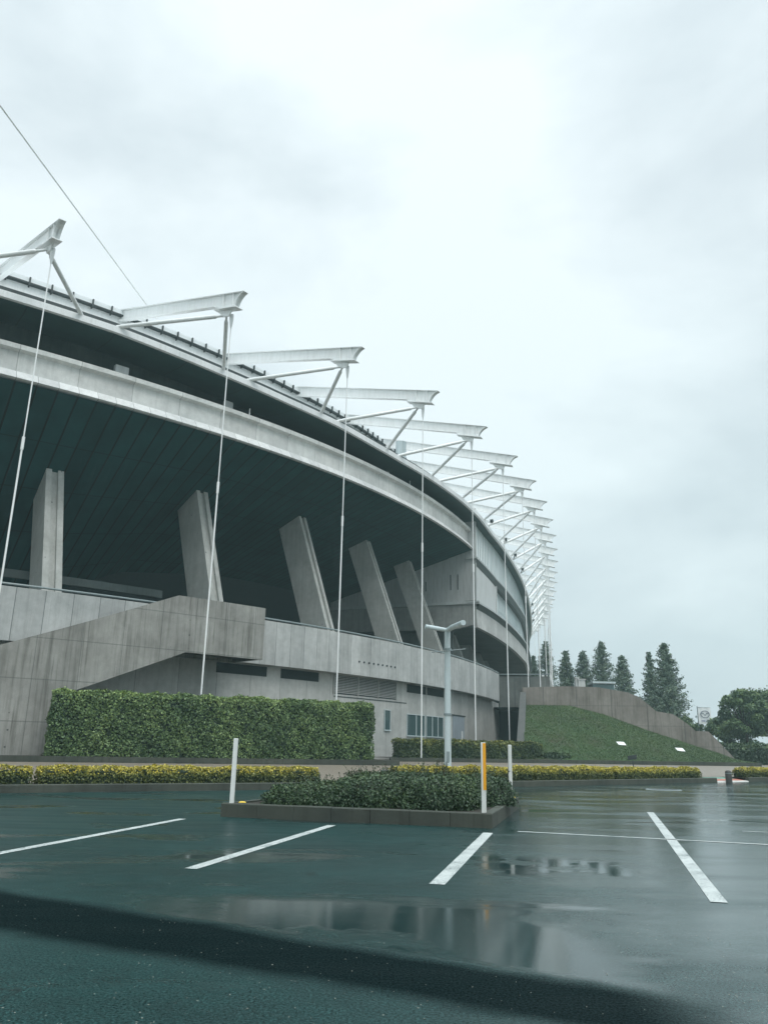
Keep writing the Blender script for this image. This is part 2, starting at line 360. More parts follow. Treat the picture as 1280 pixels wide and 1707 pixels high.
st = empty('stadium', (0, 80, 0)); tag(st, 'big grey concrete and white steel stadium with curved dark underside, slanted columns and roof outriggers', 'stadium')
rk = lambda i: float(np.interp(i, [5, 6.2], [1, 0]))
UPD = 15.5
uz = lambda i: float(np.interp(i, [-1.5, 0, .8, 2, 3, 6, 21], [36.9, 36.75, 36.6, 36.3, 36.1, 36.0, 36.0]))
sweep('roof_sheet', -1.5, 20, lambda i: [(roof_d(i)+.15, roof_z(i)), (roof_d(i)+3, roof_z(i)+.9), (UPD, uz(i)-1.75)], MAT['fascia'], st)
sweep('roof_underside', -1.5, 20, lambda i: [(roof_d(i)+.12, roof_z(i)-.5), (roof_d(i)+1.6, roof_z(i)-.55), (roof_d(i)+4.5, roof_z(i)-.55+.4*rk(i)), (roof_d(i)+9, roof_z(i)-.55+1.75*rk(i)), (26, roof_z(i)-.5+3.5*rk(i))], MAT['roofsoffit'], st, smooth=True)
rf = sweep('roof_edge', -1.5, 20, lambda i: [(roof_d(i), roof_z(i)), (roof_d(i), roof_z(i)-.5), (roof_d(i)+.25, roof_z(i)-.53), (roof_d(i)+.3, roof_z(i)+.02)], MAT['fascia'], st, closed=True)
sweep('gutter_channel', -1.5, 6, lambda i: [(roof_d(i)+.9, roof_z(i)+.45), (roof_d(i)+.9, roof_z(i)+.75), (roof_d(i)+1.1, roof_z(i)+.75), (roof_d(i)+1.1, roof_z(i)+.45)], MAT['dark'], st, closed=True)
# upper roof wall between the beams with translucent strip on dark brackets
sweep('upper_roof_wall', -1.5, 20, lambda i: [(UPD, uz(i)-1.8), (UPD, uz(i)-.45), (UPD+.6, uz(i)-.40), (UPD+14, uz(i)+3.0)], MAT['steel'], st)
strip = M('translucent roof strip'); MAT['strip'] = strip.set((.74, .78, .79), .2)
sweep('roof_strip', -1.5, 9, lambda i: [(UPD-.28, uz(i)-.42), (UPD-.28, uz(i)), (UPD-.22, uz(i)), (UPD-.22, uz(i)-.42)], MAT['strip'], st, closed=True)
mb = MB(); sweep('x', -1.5, 9, lambda i: [(UPD-.42, uz(i)-.58), (UPD-.42, uz(i)-.46), (UPD-.02, uz(i)-.46), (UPD-.02, uz(i)-.58)], None, None, closed=True, into=mb)
mb.obj('strip_rail', MAT['dark'], st)
for k in range(-10, 60):
    i = k/7+.07
    if abs(i-round(i)) < .05: continue
    mb = MB(); a = i-.005; b = i+.005
    qa = [P(a, UPD-.46, uz(i)-.75), P(a, UPD-.46, uz(i)-.02), P(a, UPD-.30, uz(i)-.02), P(a, UPD-.05, uz(i)-.75)]
    qb = [P(b, UPD-.46, uz(i)-.75), P(b, UPD-.46, uz(i)-.02), P(b, UPD-.30, uz(i)-.02), P(b, UPD-.05, uz(i)-.75)]
    mb.solid(qa, qb); mb.obj('roof_bracket', MAT['dark'], st)
# middle tier band
IB = 6.12
sweep('tier_band', -1.5, IB, lambda i: [(8.55, 27.45), (8.35, 27.6), (8.35, 27.25), (8.75, 27.15), (8.75, 25.55), (9.6, 25.55), (9.6, 27.45)], MAT['band'], st, closed=True)
sweep('band_lip', -1.5, IB, lambda i: [(8.0, 24.98), (8.45, 25.62), (8.75, 25.62), (9.3, 25.05), (8.2, 24.9)], MAT['lip'], st, closed=True)
SOS = lambda i: float(np.interp(i, [-1, 0, .4, 1.5, 2.8, 5.6, 6.2], [.75, .72, .66, .43, .35, .30, .30]))
SO = lambda d, i=6.1: 25.0-SOS(i)*(d-8)
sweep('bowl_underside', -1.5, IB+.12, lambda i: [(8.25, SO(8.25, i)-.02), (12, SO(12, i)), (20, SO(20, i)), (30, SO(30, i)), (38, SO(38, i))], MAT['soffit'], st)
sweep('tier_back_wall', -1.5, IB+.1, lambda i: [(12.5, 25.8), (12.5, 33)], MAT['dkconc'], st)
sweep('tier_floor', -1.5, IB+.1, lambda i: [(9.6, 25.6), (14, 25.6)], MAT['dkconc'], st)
for i, wd in ((.58, .09), (1.45, .07), (3.75, .05), (5.0, .04)):     # small grey housings behind the band
    mb = MB(); mb.solid([P(i, 10.2, 26), P(i+wd, 10.2, 26), P(i+wd, 10.2, 29.1), P(i, 10.2, 29.1)], [P(i, 10.6, 26), P(i+wd, 10.6, 26), P(i+wd, 10.6, 29.1), P(i, 10.6, 29.1)]); mb.obj('housing', MAT['panelgrey'], st)
for i in (1.62, 4.1):
    mb = MB(); mb.tube([P(i, 9.2, 27.3), P(i, 9.2, 28.6)], .05, 6); mb.obj('thin_post', MAT['steel'], st)
# concourse: deck, back wall, parapet, rail
mb = MB(); sweep('x', -1.5, 16, lambda i: [(7.35, 9.6), (38, 9.6), (38, 9.2), (7.35, 9.2)], None, None, closed=True, into=mb); mb.obj('concourse_deck', MAT['dkconc'], st)
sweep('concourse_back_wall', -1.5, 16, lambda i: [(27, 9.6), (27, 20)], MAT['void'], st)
IP = 7.2
sweep('parapet', -1.5, IP, lambda i: [(7.0, 7.26), (7.0, 10.62), (7.3, 10.62), (7.3, 7.55), (8.6, 7.5), (8.6, 7.26)], MAT['par'], st, closed=True)
mb = MB(); sweep('x', -1.5, IP, lambda i: [(7.06+.075*math.cos(a), 10.78+.075*math.sin(a)) for a in [k*PI/4 for k in range(8)]], None, None, closed=True, into=mb); mb.obj('handrail', MAT['rail'], st, True)
sweep('inner_low_wall', -1.5, 1.3, lambda i: [(15, 12.65), (15, 13.25), (15.2, 13.25), (15.2, 12.65)], MAT['dkconc'], st, closed=True)
for k in range(9):
    i = 2.83+k*.072; mb = MB(); mb.tube([P(i, 6.93, 8.42), P(i, 7.05, 8.42)], .085, 10); mb.obj('weep_hole', MAT['dark'], st)
# base wall with openings modelled proud / recessed
IW = 7.9
sweep('base_wall', -1.5, IW, lambda i: [(8, .2), (8, 7.3), (8.4, 7.3), (8.4, .2)], MAT['base'], st, closed=True)
mb = MB(); sweep('x', 2.55, IW, lambda i: [(7.965, 5.42), (7.965, 5.50), (8.0, 5.50), (8.0, 5.42)], None, None, closed=True, into=mb); 
def curved_box(mb, i0, i1, d0, d1, za, zb): sweep('x', i0, i1, lambda i: [(d0, za), (d0, zb), (d1, zb), (d1, za)], None, None, step=.12, closed=True, into=mb)
mb = MB(); curved_box(mb, 2.62, 3.82, 7.96, 7.999, 5.38, 5.46); mb.obj('wall_joint', MAT['dkconc'], st)
def window(i0, i1, za, zb, panes, name='window', g='winglass'):
    fr = MB(); t = .05; di = .006
    curved_box(fr, i0, i1, 7.90, 8.0, zb, zb+.07); curved_box(fr, i0, i1, 7.85, 8.0, za-.1, za)
    for k in range(panes+1):
        i = i0+(i1-i0)*k/panes; curved_box(fr, max(i0, i-di), min(i1, i+di), 7.91, 8.0, za, zb)
    fo = fr.obj(name, MAT['galv'], st)
    gm = MB(); curved_box(gm, i0, i1, 7.96, 7.995, za, zb); go = gm.obj('pane', MAT[g], None); go.parent = fo
    return fo
def sub(o, fo):                # sub-part built in world coordinates under a part of the stadium
    o.parent = fo; return o
window(3.39, 3.50, 2.9, 4.6, 1); window(3.83, 4.24, 2.5, 4.4, 2); window(4.28, 4.76, 2.5, 4.4, 3)
# louvre
lv = MB()
for k in range(11): 
    z = 5.72+k*.135; sweep('x', 2.62, 3.60, lambda i: [(7.90, z), (7.97, z+.09), (7.985, z+.09), (7.915, z)], None, None, step=.15, closed=True, into=lv)
for i in (2.61, 2.95, 3.27, 3.60): curved_box(lv, i-.006, i+.006, 7.88, 8.0, 5.62, 7.2)
lo_ = lv.obj('louvre', MAT['louvre'], st)
gm = MB(); curved_box(gm, 2.61, 3.61, 7.986, 7.997, 5.62, 7.2); sub(gm.obj('louvre_backing', MAT['dkconc']), lo_)
for i0, i1 in ((1.42, 1.86), (2.0, 2.42), (3.83, 4.28), (4.31, 4.78)):
    gm = MB(); curved_box(gm, i0, i1, 7.97, 7.998, 6.45, 7.2); gm.obj('vent_slot', MAT['void'], st)
dm = MB(); curved_box(dm, 5.08, 5.52, 7.93, 7.998, .3, 4.75); dpart = dm.obj('door', painted('blue grey door', (.34, .40, .45)), st)
dm = MB(); curved_box(dm, 5.04, 5.56, 7.88, 7.998, 4.76, 4.88); sub(dm.obj('door_lintel', MAT['dkconc']), dpart)
dm = MB(); curved_box(dm, 5.40, 5.43, 7.86, 7.93, 1.2, 3.2); sub(dm.obj('door_handle', MAT['steel']), dpart)
# recessed bridge wall and dark passage at the right
A = Vector((15.2, 104.8, 0)); B = Vector((21.5, 103.5, 0))
def wall_seg(mb, a, b, th, za, zb, za2=None, zb2=None):
    a = Vector(a); b = Vector(b); t = (b-a).normalized(); n = Vector((-t.y, t.x, 0))*th
    za2 = za if za2 is None else za2; zb2 = zb if zb2 is None else zb2
    L = (b-a).length; V = []
    for p, l, zz, zt in ((a, 0, za, zb), (b, L, za2, zb2)):
        for q in (p, p+n):
            V += [(q.x, q.y, zz), (q.x, q.y, zt)]
    U = [(0, za), (0, zb)]*2+[(L, za2), (L, zb2)]*2
    mb.add(V, [(0, 4, 5, 1), (2, 3, 7, 6), (1, 5, 7, 3), (0, 2, 6, 4), (0, 1, 3, 2), (4, 6, 7, 5)], U)
mb = MB(); wall_seg(mb, A, B, .5, 6.6, 10.45); mb.obj('bridge_wall', concrete('bridge concrete', (.10, .115, .11), (.18, .19, .18), .5, .6), st)
mb = MB(); mb.tube([(A.x, A.y-.1, 10.7), (B.x, B.y-.1, 10.7)], .07, 8); mb.obj('bridge_rail', MAT['rail'], st)
mb = MB(); wall_seg(mb, (12, 112, 0), (26, 110, 0), .4, 0, 9.3); wall_seg(mb, (24, 103.2, 0), (24, 110, 0), .4, 0, 6.6); mb.obj('passage_wall', MAT['void'], st)
mb = MB(); mb.prism([(14.5, 105), (24, 103.6), (26, 111), (14, 112)], 6.4, 6.59); mb.obj('passage_ceiling', MAT['void'], st)
# slanted columns
def column(i, ztop, w=1.15):
    d_in = float(np.interp(i, [1.5, 2.84, 4.2, 5.6], [3.4, 3.0, 2.5, 2.2]))
    lean = (14.4-10.0)/(22.6-10.75); z0 = 9.55; d0 = 10.2-lean*(10.75-z0)
    hw = w/2/10.2; r = .14
    def dd(z): return d0+lean*(z-z0)
    def top(off):  # height where the sloped line meets the underside
        if ztop: return ztop
        q = SOS(i); return (25.0-q*(d0-lean*z0+off-8))/(1+q*lean)
    # slab body
    b = MB(); zs0, zs1 = top(.25), top(d_in)
    h2 = hw*.98
    qa = [P(i-h2, dd(z0)+.25, z0), P(i-h2, dd(zs0)+.25, zs0), P(i-h2, dd(zs1)+d_in, zs1), P(i-h2, dd(z0)+d_in, z0)]
    qb = [P(i+h2, dd(z0)+.25, z0), P(i+h2, dd(zs0)+.25, zs0), P(i+h2, dd(zs1)+d_in, zs1), P(i+h2, dd(z0)+d_in, z0)]
    b.solid(qa, qb)
    for s0, s1 in ((-hw, -hw*.35), (hw*.35, hw)):
        zt = top(0); qa = [P(i+s0, dd(z0), z0), P(i+s0, dd(zt), zt), P(i+s0, dd(zs0)+.252, zs0), P(i+s0, dd(z0)+.252, z0)]
        qb = [P(i+s1, dd(z0), z0), P(i+s1, dd(zt), zt), P(i+s1, dd(zs0)+.252, zs0), P(i+s1, dd(z0)+.252, z0)]
        b.solid(qa, qb)
    return b.obj('column', MAT['col'], st)
for i in (-.7, .38, 1.55, 2.84, 4.2, 5.6): column(i, None)
for i in (6.75, 8.0, 9.2, 10.4, 11.6, 12.8): column(i, 15.2)
# enclosed building end: radial end wall and curved facade
IE = 6.12
def Z16(i): return 15.35
e_ = MB()
def radial_slab(mb, i, pts, th=.03):
    mb.solid([P(i, d, z) for d, z in pts], [P(i+th, d, z) for d, z in pts])
radial_slab(e_, IE, [(7.75, 18.6), (7.75, 24.0), (8.6, 24.75), (27.2, SO(27.2)-.1), (27.2, 16), (9.2, 16), (9.2, 18.6)]); 
e_.obj('end_wall', painted('end wall panel', (.40, .42, .42), .6), st)
e_ = MB(); radial_slab(e_, IE+.012, [(7.75, 24.0), (7.75, 30.2), (13, 30.5), (13, 24)]); e_.obj('upper_end_wall', MAT['panelgrey'], st)
e_ = MB(); radial_slab(e_, IE-.03, [(7.35, 18.15), (7.35, 18.5), (27.2, 18.5), (27.2, 18.15)], .05); e_.obj('end_ledge', MAT['ledge'], st)
e_ = MB(); radial_slab(e_, IE-.01, [(7.8, 15.6), (7.8, 18.15), (27.2, 18.15), (27.2, 15.25), (10, 15.25), (8.3, 15.6)], .05); e_.obj('end_band', concrete('end band concrete', (.24, .25, .24), (.34, .35, .34), None, .4), st)
e_ = MB(); radial_slab(e_, IE+.35, [(11.5, 9.6), (11.5, 15.6), (27.2, 15.6), (27.2, 9.6)]); pe = e_.obj('lower_end_wall', concrete('lower end wall', (.16, .18, .175), (.24, .26, .25), None, .4), st)
e_ = MB(); radial_slab(e_, IE+.34, [(14.2, 9.6), (14.2, 12.6), (15.9, 12.6), (15.9, 9.6)], .01); sub(e_.obj('doorway', MAT['void']), pe)
for dd_ in (10.0, 10.9, 14.1):
    e_ = MB(); radial_slab(e_, IE-.006, [(dd_, 20.0), (dd_, 21.9 if dd_ < 14 else 21.2), (dd_+.1, 21.9 if dd_ < 14 else 21.2), (dd_+.1, 20.0)], .006); e_.obj('slit_window', MAT['dark'], st)
IL = 18
sweep('upper_glazing', IE+.03, IL, lambda i: [(dw(i)+.6, z1(i)), (dw(i)+.6, roof_z(i)-.3)], MAT['glass'], st, us=1)
sweep('ledge', IE-.03, IL, lambda i: [(dw(i), z1(i)), (dw(i), z1(i)-.22), (dw(i)+1.4, z1(i)-.22), (dw(i)+1.4, z1(i)+.02)], MAT['ledge'], st, closed=True)
sweep('ledge_shade_sheet', IE, IL, lambda i: [(dw(i)+.04, z1(i)-.225), (dw(i)+.30, z1(i)-.95), (dw(i)+1.3, z1(i)-.96)], MAT['shade'], st)
sweep('lower_ledge_shade_sheet', IE, IL, lambda i: [(dw(i)-.20, 18.115), (dw(i)+.24, 17.55), (dw(i)+.6, 17.5)], MAT['shade'], st)
sweep('facade_panel', IE+.03, 7.36, lambda i: [(dw(i)+.33, 18.3), (dw(i)+.33, z1(i)-.93)], MAT['panelgrey'], st)
sweep('lower_glazing', 7.42, IL, lambda i: [(dw(i)+.95, 18.3), (dw(i)+.95, z1(i)-.6)], MAT['glass'], st, us=1)
e_ = MB(); curved_box(e_, 7.36, 7.42, 0, 0, 0, 0) if False else None
e_.solid([P(7.36, dw(7.36)+.25, 18.3), P(7.42, dw(7.4)+.25, 18.3), P(7.42, dw(7.4)+.25, 22.9), P(7.36, dw(7.36)+.25, 22.9)], [P(7.36, dw(7.36)+1.1, 18.3), P(7.42, dw(7.4)+1.1, 18.3), P(7.42, dw(7.4)+1.1, 22.9), P(7.36, dw(7.36)+1.1, 22.9)]); e_.obj('facade_pier', MAT['panelgrey'], st)
sweep('lower_ledge', IE-.03, IL, lambda i: [(dw(i)-.25, 18.32), (dw(i)-.25, 18.12), (dw(i)+1.3, 18.12), (dw(i)+1.3, 18.34)], MAT['ledge'], st, closed=True)
sweep('concrete_band', IE, IL, lambda i: [(dw(i)+.25, 17.88), (dw(i)+.1, 15.35), (dw(i)+.5, 15.3), (dw(i)+.8, 17.88)], MAT['lip'] if False else concrete('facade band concrete', (.40, .41, .40), (.54, .55, .54), 3, .3, None, .005), st, closed=True)
sweep('box_underside', IE, IL, lambda i: [(dw(i)+.3, 15.32), (27.3, 15.32)], concrete('underside concrete', (.07, .085, .085), (.12, .14, .135), None, .3), st)
sweep('undercroft_wall', IE+.3, IL, lambda i: [(15, 9.6), (15, 15.3)], MAT['dkconc'], st)
# mullions
mb = MB()
for k in range(62, 170):
    i = k/10
    if i > IE+.05: mb.tube([P(i, dw(i)+.57, z1(i)), P(i, dw(i)+.57, roof_z(i)-.4)], .045, 4, False)
mb.obj('upper_mullions', MAT['galv'], st)
mb = MB()
for k in range(75, 170):
    i = k/10; mb.tube([P(i, dw(i)+.9, 18.3), P(i, dw(i)+.9, z1(i)-.6)], .045, 4, False)
for zz in (.33, .8):
    sweep('x', 7.45, 17, lambda i: [(dw(i)+.88, 18.3+zz*4.4), (dw(i)+.88, 18.36+zz*4.4), (dw(i)+.93, 18.36+zz*4.4), (dw(i)+.93, 18.3+zz*4.4)], None, None, step=.3, closed=True, into=mb)
mb.obj('lower_mullions', MAT['galv'], st)
# deck rail + low wall of the far concourse
sweep('far_parapet', IP+.05, 15, lambda i: [(9, 9.2), (9, 10.5), (9.3, 10.5), (9.3, 9.2)], MAT['par'], st, closed=True)
# rooftop flue
mb = MB(); mb.tube([P(3.95, 9.6, 29), P(3.95, 9.6, 32.6)], .55, 20); mb.obj('roof_flue', MAT['galv'], st, True)

# outriggers: every one a part of the stadium, with struts and tie cable under it
SL = .257
def rib(mb, i, poly, hw):
    """plate of half width hw (metres, tangential) with side outline poly in (d,z); the beams run slightly askew"""
    c = cpt(i); e = np.array(P(i-float(np.interp(i, [-1, 0, 1, 2], [.10, .12, .27, .25])), 15.5, 0)[:2])-c; e /= np.linalg.norm(e); t = np.array([-e[1], e[0]])
    A_ = [(c[0]+e[0]*d+t[0]*hw, c[1]+e[1]*d+t[1]*hw, z) for d, z in poly]; B_ = [(c[0]+e[0]*d-t[0]*hw, c[1]+e[1]*d-t[1]*hw, z) for d, z in poly]
    mb.solid(A_, B_)
def outrigger(i):
    R = 16.6; SL = .257 if i < 2 else .238; 
    mb = MB(); tp = lambda d: 32.62+SL*d
    horn = [(-.12, tp(-.12)), (.16, 32.50), (.42, 32.30), (.62, 32.05), (.74, 31.80), (.80, 31.58)]
    web = horn+[(1.6, 31.70), (3.2, tp(3.2)-.86), (R, tp(R)-.90), (R, tp(R)), (6, tp(6))]
    rib(mb, i, web, .05)
    rib(mb, i, [(-.14, tp(-.14)+.01), (R, tp(R)+.01), (R, tp(R)+.08), (-.14, tp(-.14)+.06)], .22)
    rib(mb, i, [(3.1, tp(3.1)-.93), (R, tp(R)-.97), (R, tp(R)-.90), (3.1, tp(3.1)-.86)], .20)
    for k in range(len(horn)-1):
        (a, za), (b, zb) = horn[k], horn[k+1]
        rib(mb, i, [(a, za), (b, zb), (b+.06, zb+.02), (a+.06, za+.02)], .22)
    rib(mb, i, [(.45, 31.50), (3.0, 32.12), (3.0, 32.18), (.45, 31.56)], .34)      # flat gusset plate
    rib(mb, i, [(1.25, 31.68), (2.7, 32.05), (2.3, 31.42), (1.5, 31.22)], .05)     # lug
    for d in (1.0, 2.1): rib(mb, i, [(d, 31.9), (d+.04, 31.9), (d+.04, tp(d)), (d, tp(d))], .2)
    o = mb.obj('outrigger', MAT['steel'], st)
    node = Vector(P(i-.02, 1.95, 31.5))
    for s in (-.5, .29):
        j = i+s; foot = Vector(P(j, roof_d(j)+.25, roof_z(j)+.05)); v = foot-node
        sm = MB(); sm.tube([node, node+v*.09], .09, 8); sm.tube([node+v*.085, node+v*.10, node+v*.92, foot], [.10, .155, .155, .13], 14)
        sub(sm.obj('strut', MAT['steel'], None, True), o)
    cm = MB(); zb = .4 if i < 7 else 7.3
    cm.tube([P(i, 1.6, 31.5), P(i, 1.6, 31.1), P(i, 1.6, 30.5), P(i, 1.6, 30.4)], [.15, .15, .075, .05], 10)
    cm.tube([P(i, 1.6, 30.4), P(i, 1.6, 18.3)], .042, 8); cm.tube([P(i, 1.6, 18.6), P(i, 1.6, 17.8)], .09, 10)
    cm.tube([P(i, 1.6, 17.8), P(i, 1.6, zb)], .058, 8)
    sub(cm.obj('tie_cable', MAT['steel'], None, True), o)
    return o
for i in range(-1, 20): outrigger(i)
for i in (6.55, 7.52, 8.5, 9.5, 12.5, 13.5, 14.5):     # floodlights at the roof edge
    mb = MB(); c = Vector(P(i, roof_d(i)-.25, roof_z(i)+.75)); n = cn(i); a = math.atan2(n[1], n[0])
    mb.box(c, (.3, .45, .35), a); mb.box(c+Vector((n[0]*.18, n[1]*.18, 0)), (.08, .55, .42), a); mb.tube([c, Vector(P(i, roof_d(i)+.15, roof_z(i)-.05))], .06, 6)
    mb.obj('floodlight', MAT['dark'], st)
for i in (3.0, 3.9, 4.6): pass
# stay cable rising towards a mast outside the picture
mb = MB(); g0 = Vector(P(1, 15.0, 36.9)); g1 = Vector((-22.2, 37.0, 35.9))
mb = MB(); mb.tube([g0, g0+(Vector((-23.99, 40.0, 38.67))-g0)*1.0, g0+(Vector((-23.99, 40.0, 38.67))-g0)*1.6], .055, 8); mb.obj('stay_cable', MAT['steel'], st, True)

# ---------------------------------------------------------------- concrete staircase
sc = empty('concrete_staircase', tuple(P(.3, 3, .3))); tag(sc, 'dark board-marked concrete outdoor staircase rising to a boxy landing on the stadium front', 'staircase')
top_z = lambda i: 10.72 if i > .88 else max(1.5, 10.72-(.88-i)*5.05)
bot_z = lambda i: 7.08 if i > .95 else (7.08-(.95-i)*5.1 if i > .30 else .3)
def stair_side(name, d0, d1, i1=1.47):
    mb = MB(); br = [-1.2, -.95, 0, .299, .301, .48, .88, .95, 1.2, i1]
    V = []; Fc = []; U = []
    for i in br:
        for d, z in ((d0, bot_z(i)), (d0, top_z(i)), (d1, top_z(i)), (d1, bot_z(i))): V.append(P(i, d, z)); U.append((i, z))
    for k in range(len(br)-1):
        for j in range(4): a = k*4+j; b = k*4+(j+1) % 4; Fc.append((a, b, b+4, a+4))
    Fc += [(0, 1, 2, 3), tuple((len(br)-1)*4+j for j in (3, 2, 1, 0))]
    mb.add(V, Fc, U); return put(mb.obj(name, MAT['stair']), sc)
stair_side('side_wall', 3.0, 3.3)
stair_side('inner_side_wall', 6.3, 6.6)
mb = MB(); radial_slab(mb, 1.44, [(3.302, 7.1), (3.302, 10.71), (6.98, 10.71), (6.98, 7.1)], .029); put(mb.obj('landing_end_wall', MAT['stair']), sc)
mb = MB(); 
mb.solid([P(.93, 3.31, 7.35), P(1.43, 3.31, 7.35), P(1.43, 3.31, 9.6), P(.93, 3.31, 9.6)], [P(.93, 6.95, 7.35), P(1.43, 6.95, 7.35), P(1.43, 6.95, 9.6), P(.93, 6.95, 9.6)])
put(mb.obj('landing_slab', MAT['stair']), sc)
mb = MB()
for k in range(50):
    i = .92-k*.036; z = 9.6-k*.178
    if z < .5: break
    mb.solid([P(i-.036, 3.31, max(.3, z-1.6)), P(i, 3.31, max(.3, z-1.5)), P(i, 3.31, z), P(i-.036, 3.31, z)], [P(i-.036, 6.29, max(.3, z-1.6)), P(i, 6.29, max(.3, z-1.5)), P(i, 6.29, z), P(i-.036, 6.29, z)])
put(mb.obj('steps', MAT['dkconc']), sc)

# ---------------------------------------------------------------- ground
g = mesh('ground', [(-900, -300, -.05), (900, -300, -.05), (900, 1500, -.05), (-900, 1500, -.05)], [(0, 1, 2, 3)], MAT['far']); g['kind'] = 'structure'
KL = [(-80, -26.5), (-33.8, 5.8), (-9.8, 21.9), (-3.7, 25.8), (4.8, 31.2), (16.4, 40.75), (17.6, 41.65), (18.7, 42.5), (40, 58.3), (120, 118)]
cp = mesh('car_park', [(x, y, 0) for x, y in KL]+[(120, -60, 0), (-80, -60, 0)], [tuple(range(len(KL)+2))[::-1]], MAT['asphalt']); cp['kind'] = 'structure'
def normals2(pl):
    out_ = []
    for k in range(len(pl)):
        a = pl[max(k-1, 0)]; b = pl[min(k+1, len(pl)-1)]; t = np.array([b[0]-a[0], b[1]-a[1]], float); t /= np.linalg.norm(t); out_.append(np.array([-t[1], t[0]]))
    return out_
def stripmesh(name, pl, prof, mat, closedp=True, kind='structure'):
    ns = normals2(pl); mb = MB(); V = []; U = []; L = 0
    for k, (p, n) in enumerate(zip(pl, ns)):
        if k: L += math.dist(p, pl[k-1])
        for o, z in prof: V.append((p[0]+n[0]*o, p[1]+n[1]*o, z)); U.append((L, z))
    m = len(prof); Fc = []
    for k in range(len(pl)-1):
        for j in range(m if closedp else m-1): a = k*m+j; b = k*m+(j+1) % m; Fc.append((a, b, b+m, a+m))
    if closedp: Fc += [tuple(range(m)), tuple((len(pl)-1)*m+j for j in range(m-1, -1, -1))]
    mb.add(V, Fc, U); o = mb.obj(name, mat); o['kind'] = kind; return o
kp = [(0, -.04), (.02, .19), (.04, .21), (.16, .21), (.18, .19), (.18, -.04)]
stripmesh('kerb', KL[:6], kp, MAT['kerb']); stripmesh('kerb', KL[7:], kp, MAT['kerb'])
# crossing entrance between the kerbs: red paving blocks with a white edge
stripmesh('crossing_edge', KL[5:8], [(0, -.03), (.03, .04), (.2, .06), (.2, -.03)], plain('white edging', (.6, .6, .57), .6))
stripmesh('red_paving', KL[5:8], [(.2, .065), (.7, .12)], plain('red paving', (.42, .13, .09), .6, .25), False)
stripmesh('green_paving', KL[5:8], [(.7, .12), (1.6, .185)], plain('green paving', (.14, .27, .21), .6, .25), False)
ns = normals2(KL)
pv = [(KL[k][0]+ns[k][0]*1.45, KL[k][1]+ns[k][1]*1.45, .19) for k in range(len(KL))]
pv2 = [(KL[k][0]+ns[k][0]*30, KL[k][1]+ns[k][1]*30, .30) for k in range(len(KL))]
pv3 = [(KL[k][0]+ns[k][0]*160, KL[k][1]+ns[k][1]*160, .38) for k in range(len(KL))]
n_ = len(KL); pm = mesh('pavement', pv+pv2+pv3, [(k, k+1, n_+k+1, n_+k) for k in range(n_-1)]+[(n_+k, n_+k+1, 2*n_+k+1, 2*n_+k) for k in range(n_-1)], MAT['pave']); pm['kind'] = 'structure'
def bed(pls, z0=.17, z1_=.2, w=1.27):
    return stripmesh('soil_bed', pls, [(.18, z1_-.02), (w, z1_), (w+.1, z0)], MAT['soil'], False)
bed(KL[:6]); bed(KL[7:])
# raised bed kerbs before the building and the hill
def planter(pl, back, z, name='raised_bed'):
    o = stripmesh('bed_kerb', pl, [(0, .05), (.0, z), (.25, z), (.25, .05)], MAT['kerb'])
    V = [(x, y, z-.03) for x, y in pl]+[(x, y, z-.03) for x, y in back[::-1]]; q = mesh(name, V, [tuple(range(len(V)))], MAT['soil']); q['kind'] = 'structure'
B1 = [(-60, 21), (-30, 38), (-18.5, 43.6), (-8, 48.2), (1.3, 53.0)]
planter(B1, [(-75, 45), (-30, 50), (-18, 52), (-8, 62), (-2.5, 66)], .58)
B2 = [(.9, 66.2), (6, 68.6), (11, 71.2), (16.5, 73.4), (27.8, 77), (36.6, 80)]
planter(B2, [(-2, 70), (6, 84), (13.5, 101), (14.8, 88), (26, 88), (38.3, 84.4)], .60)

# ---------------------------------------------------------------- grassy hill with retaining wall
def pl_interp(T, x): return [float(np.interp(x, [t[0] for t in T], [t[k] for t in T])) for k in range(len(T[0]))]
WT = [(15.14, 7.8), (20.1, 8.02), (23.14, 7.91), (26.06, 7.38), (27.14, 6.87), (28.66, 5.48), (30.25, 5.21), (31.49, 4.3), (32.25, 3.56), (33.48, 3.52), (34.63, 2.17), (35.79, 0.78)]
WB = [(15.05, 5.99), (20.1, 6.02), (23.49, 5.13), (27.67, 3.56), (31.49, 2.26), (33.93, 1.47), (35.23, 0.82), (35.79, 0.56)]
wy = lambda x: 87.2 if x < 20 else 87.2-(x-20)*.22
hr = []
hw_ = MB(); xs = np.unique(np.r_[np.linspace(15.14, 35.79, 60), [t[0] for t in WT]]); V = []; U = []; Fc = []
for x in xs:
    y = wy(x); zt = pl_interp(WT, x)[1]; zb = pl_interp(WB, x)[1]-.6
    for yy, z in ((y, zb), (y, zt), (y+.4, zt), (y+.4, zb)): V.append((x, yy, z)); U.append((x*1.6, z))
for k in range(len(xs)-1):
    for j in range(4): a = k*4+j; b = k*4+(j+1) % 4; Fc.append((a, b, b+4, a+4))
Fc += [(0, 1, 2, 3), tuple((len(xs)-1)*4+j for j in (3, 2, 1, 0))]
hw_.add(V, Fc, U); ho = hw_.obj('retaining_wall', MAT['hillwall']); tag(ho, 'weathered brown concrete retaining wall stepping down along the top of the grass bank', 'wall')
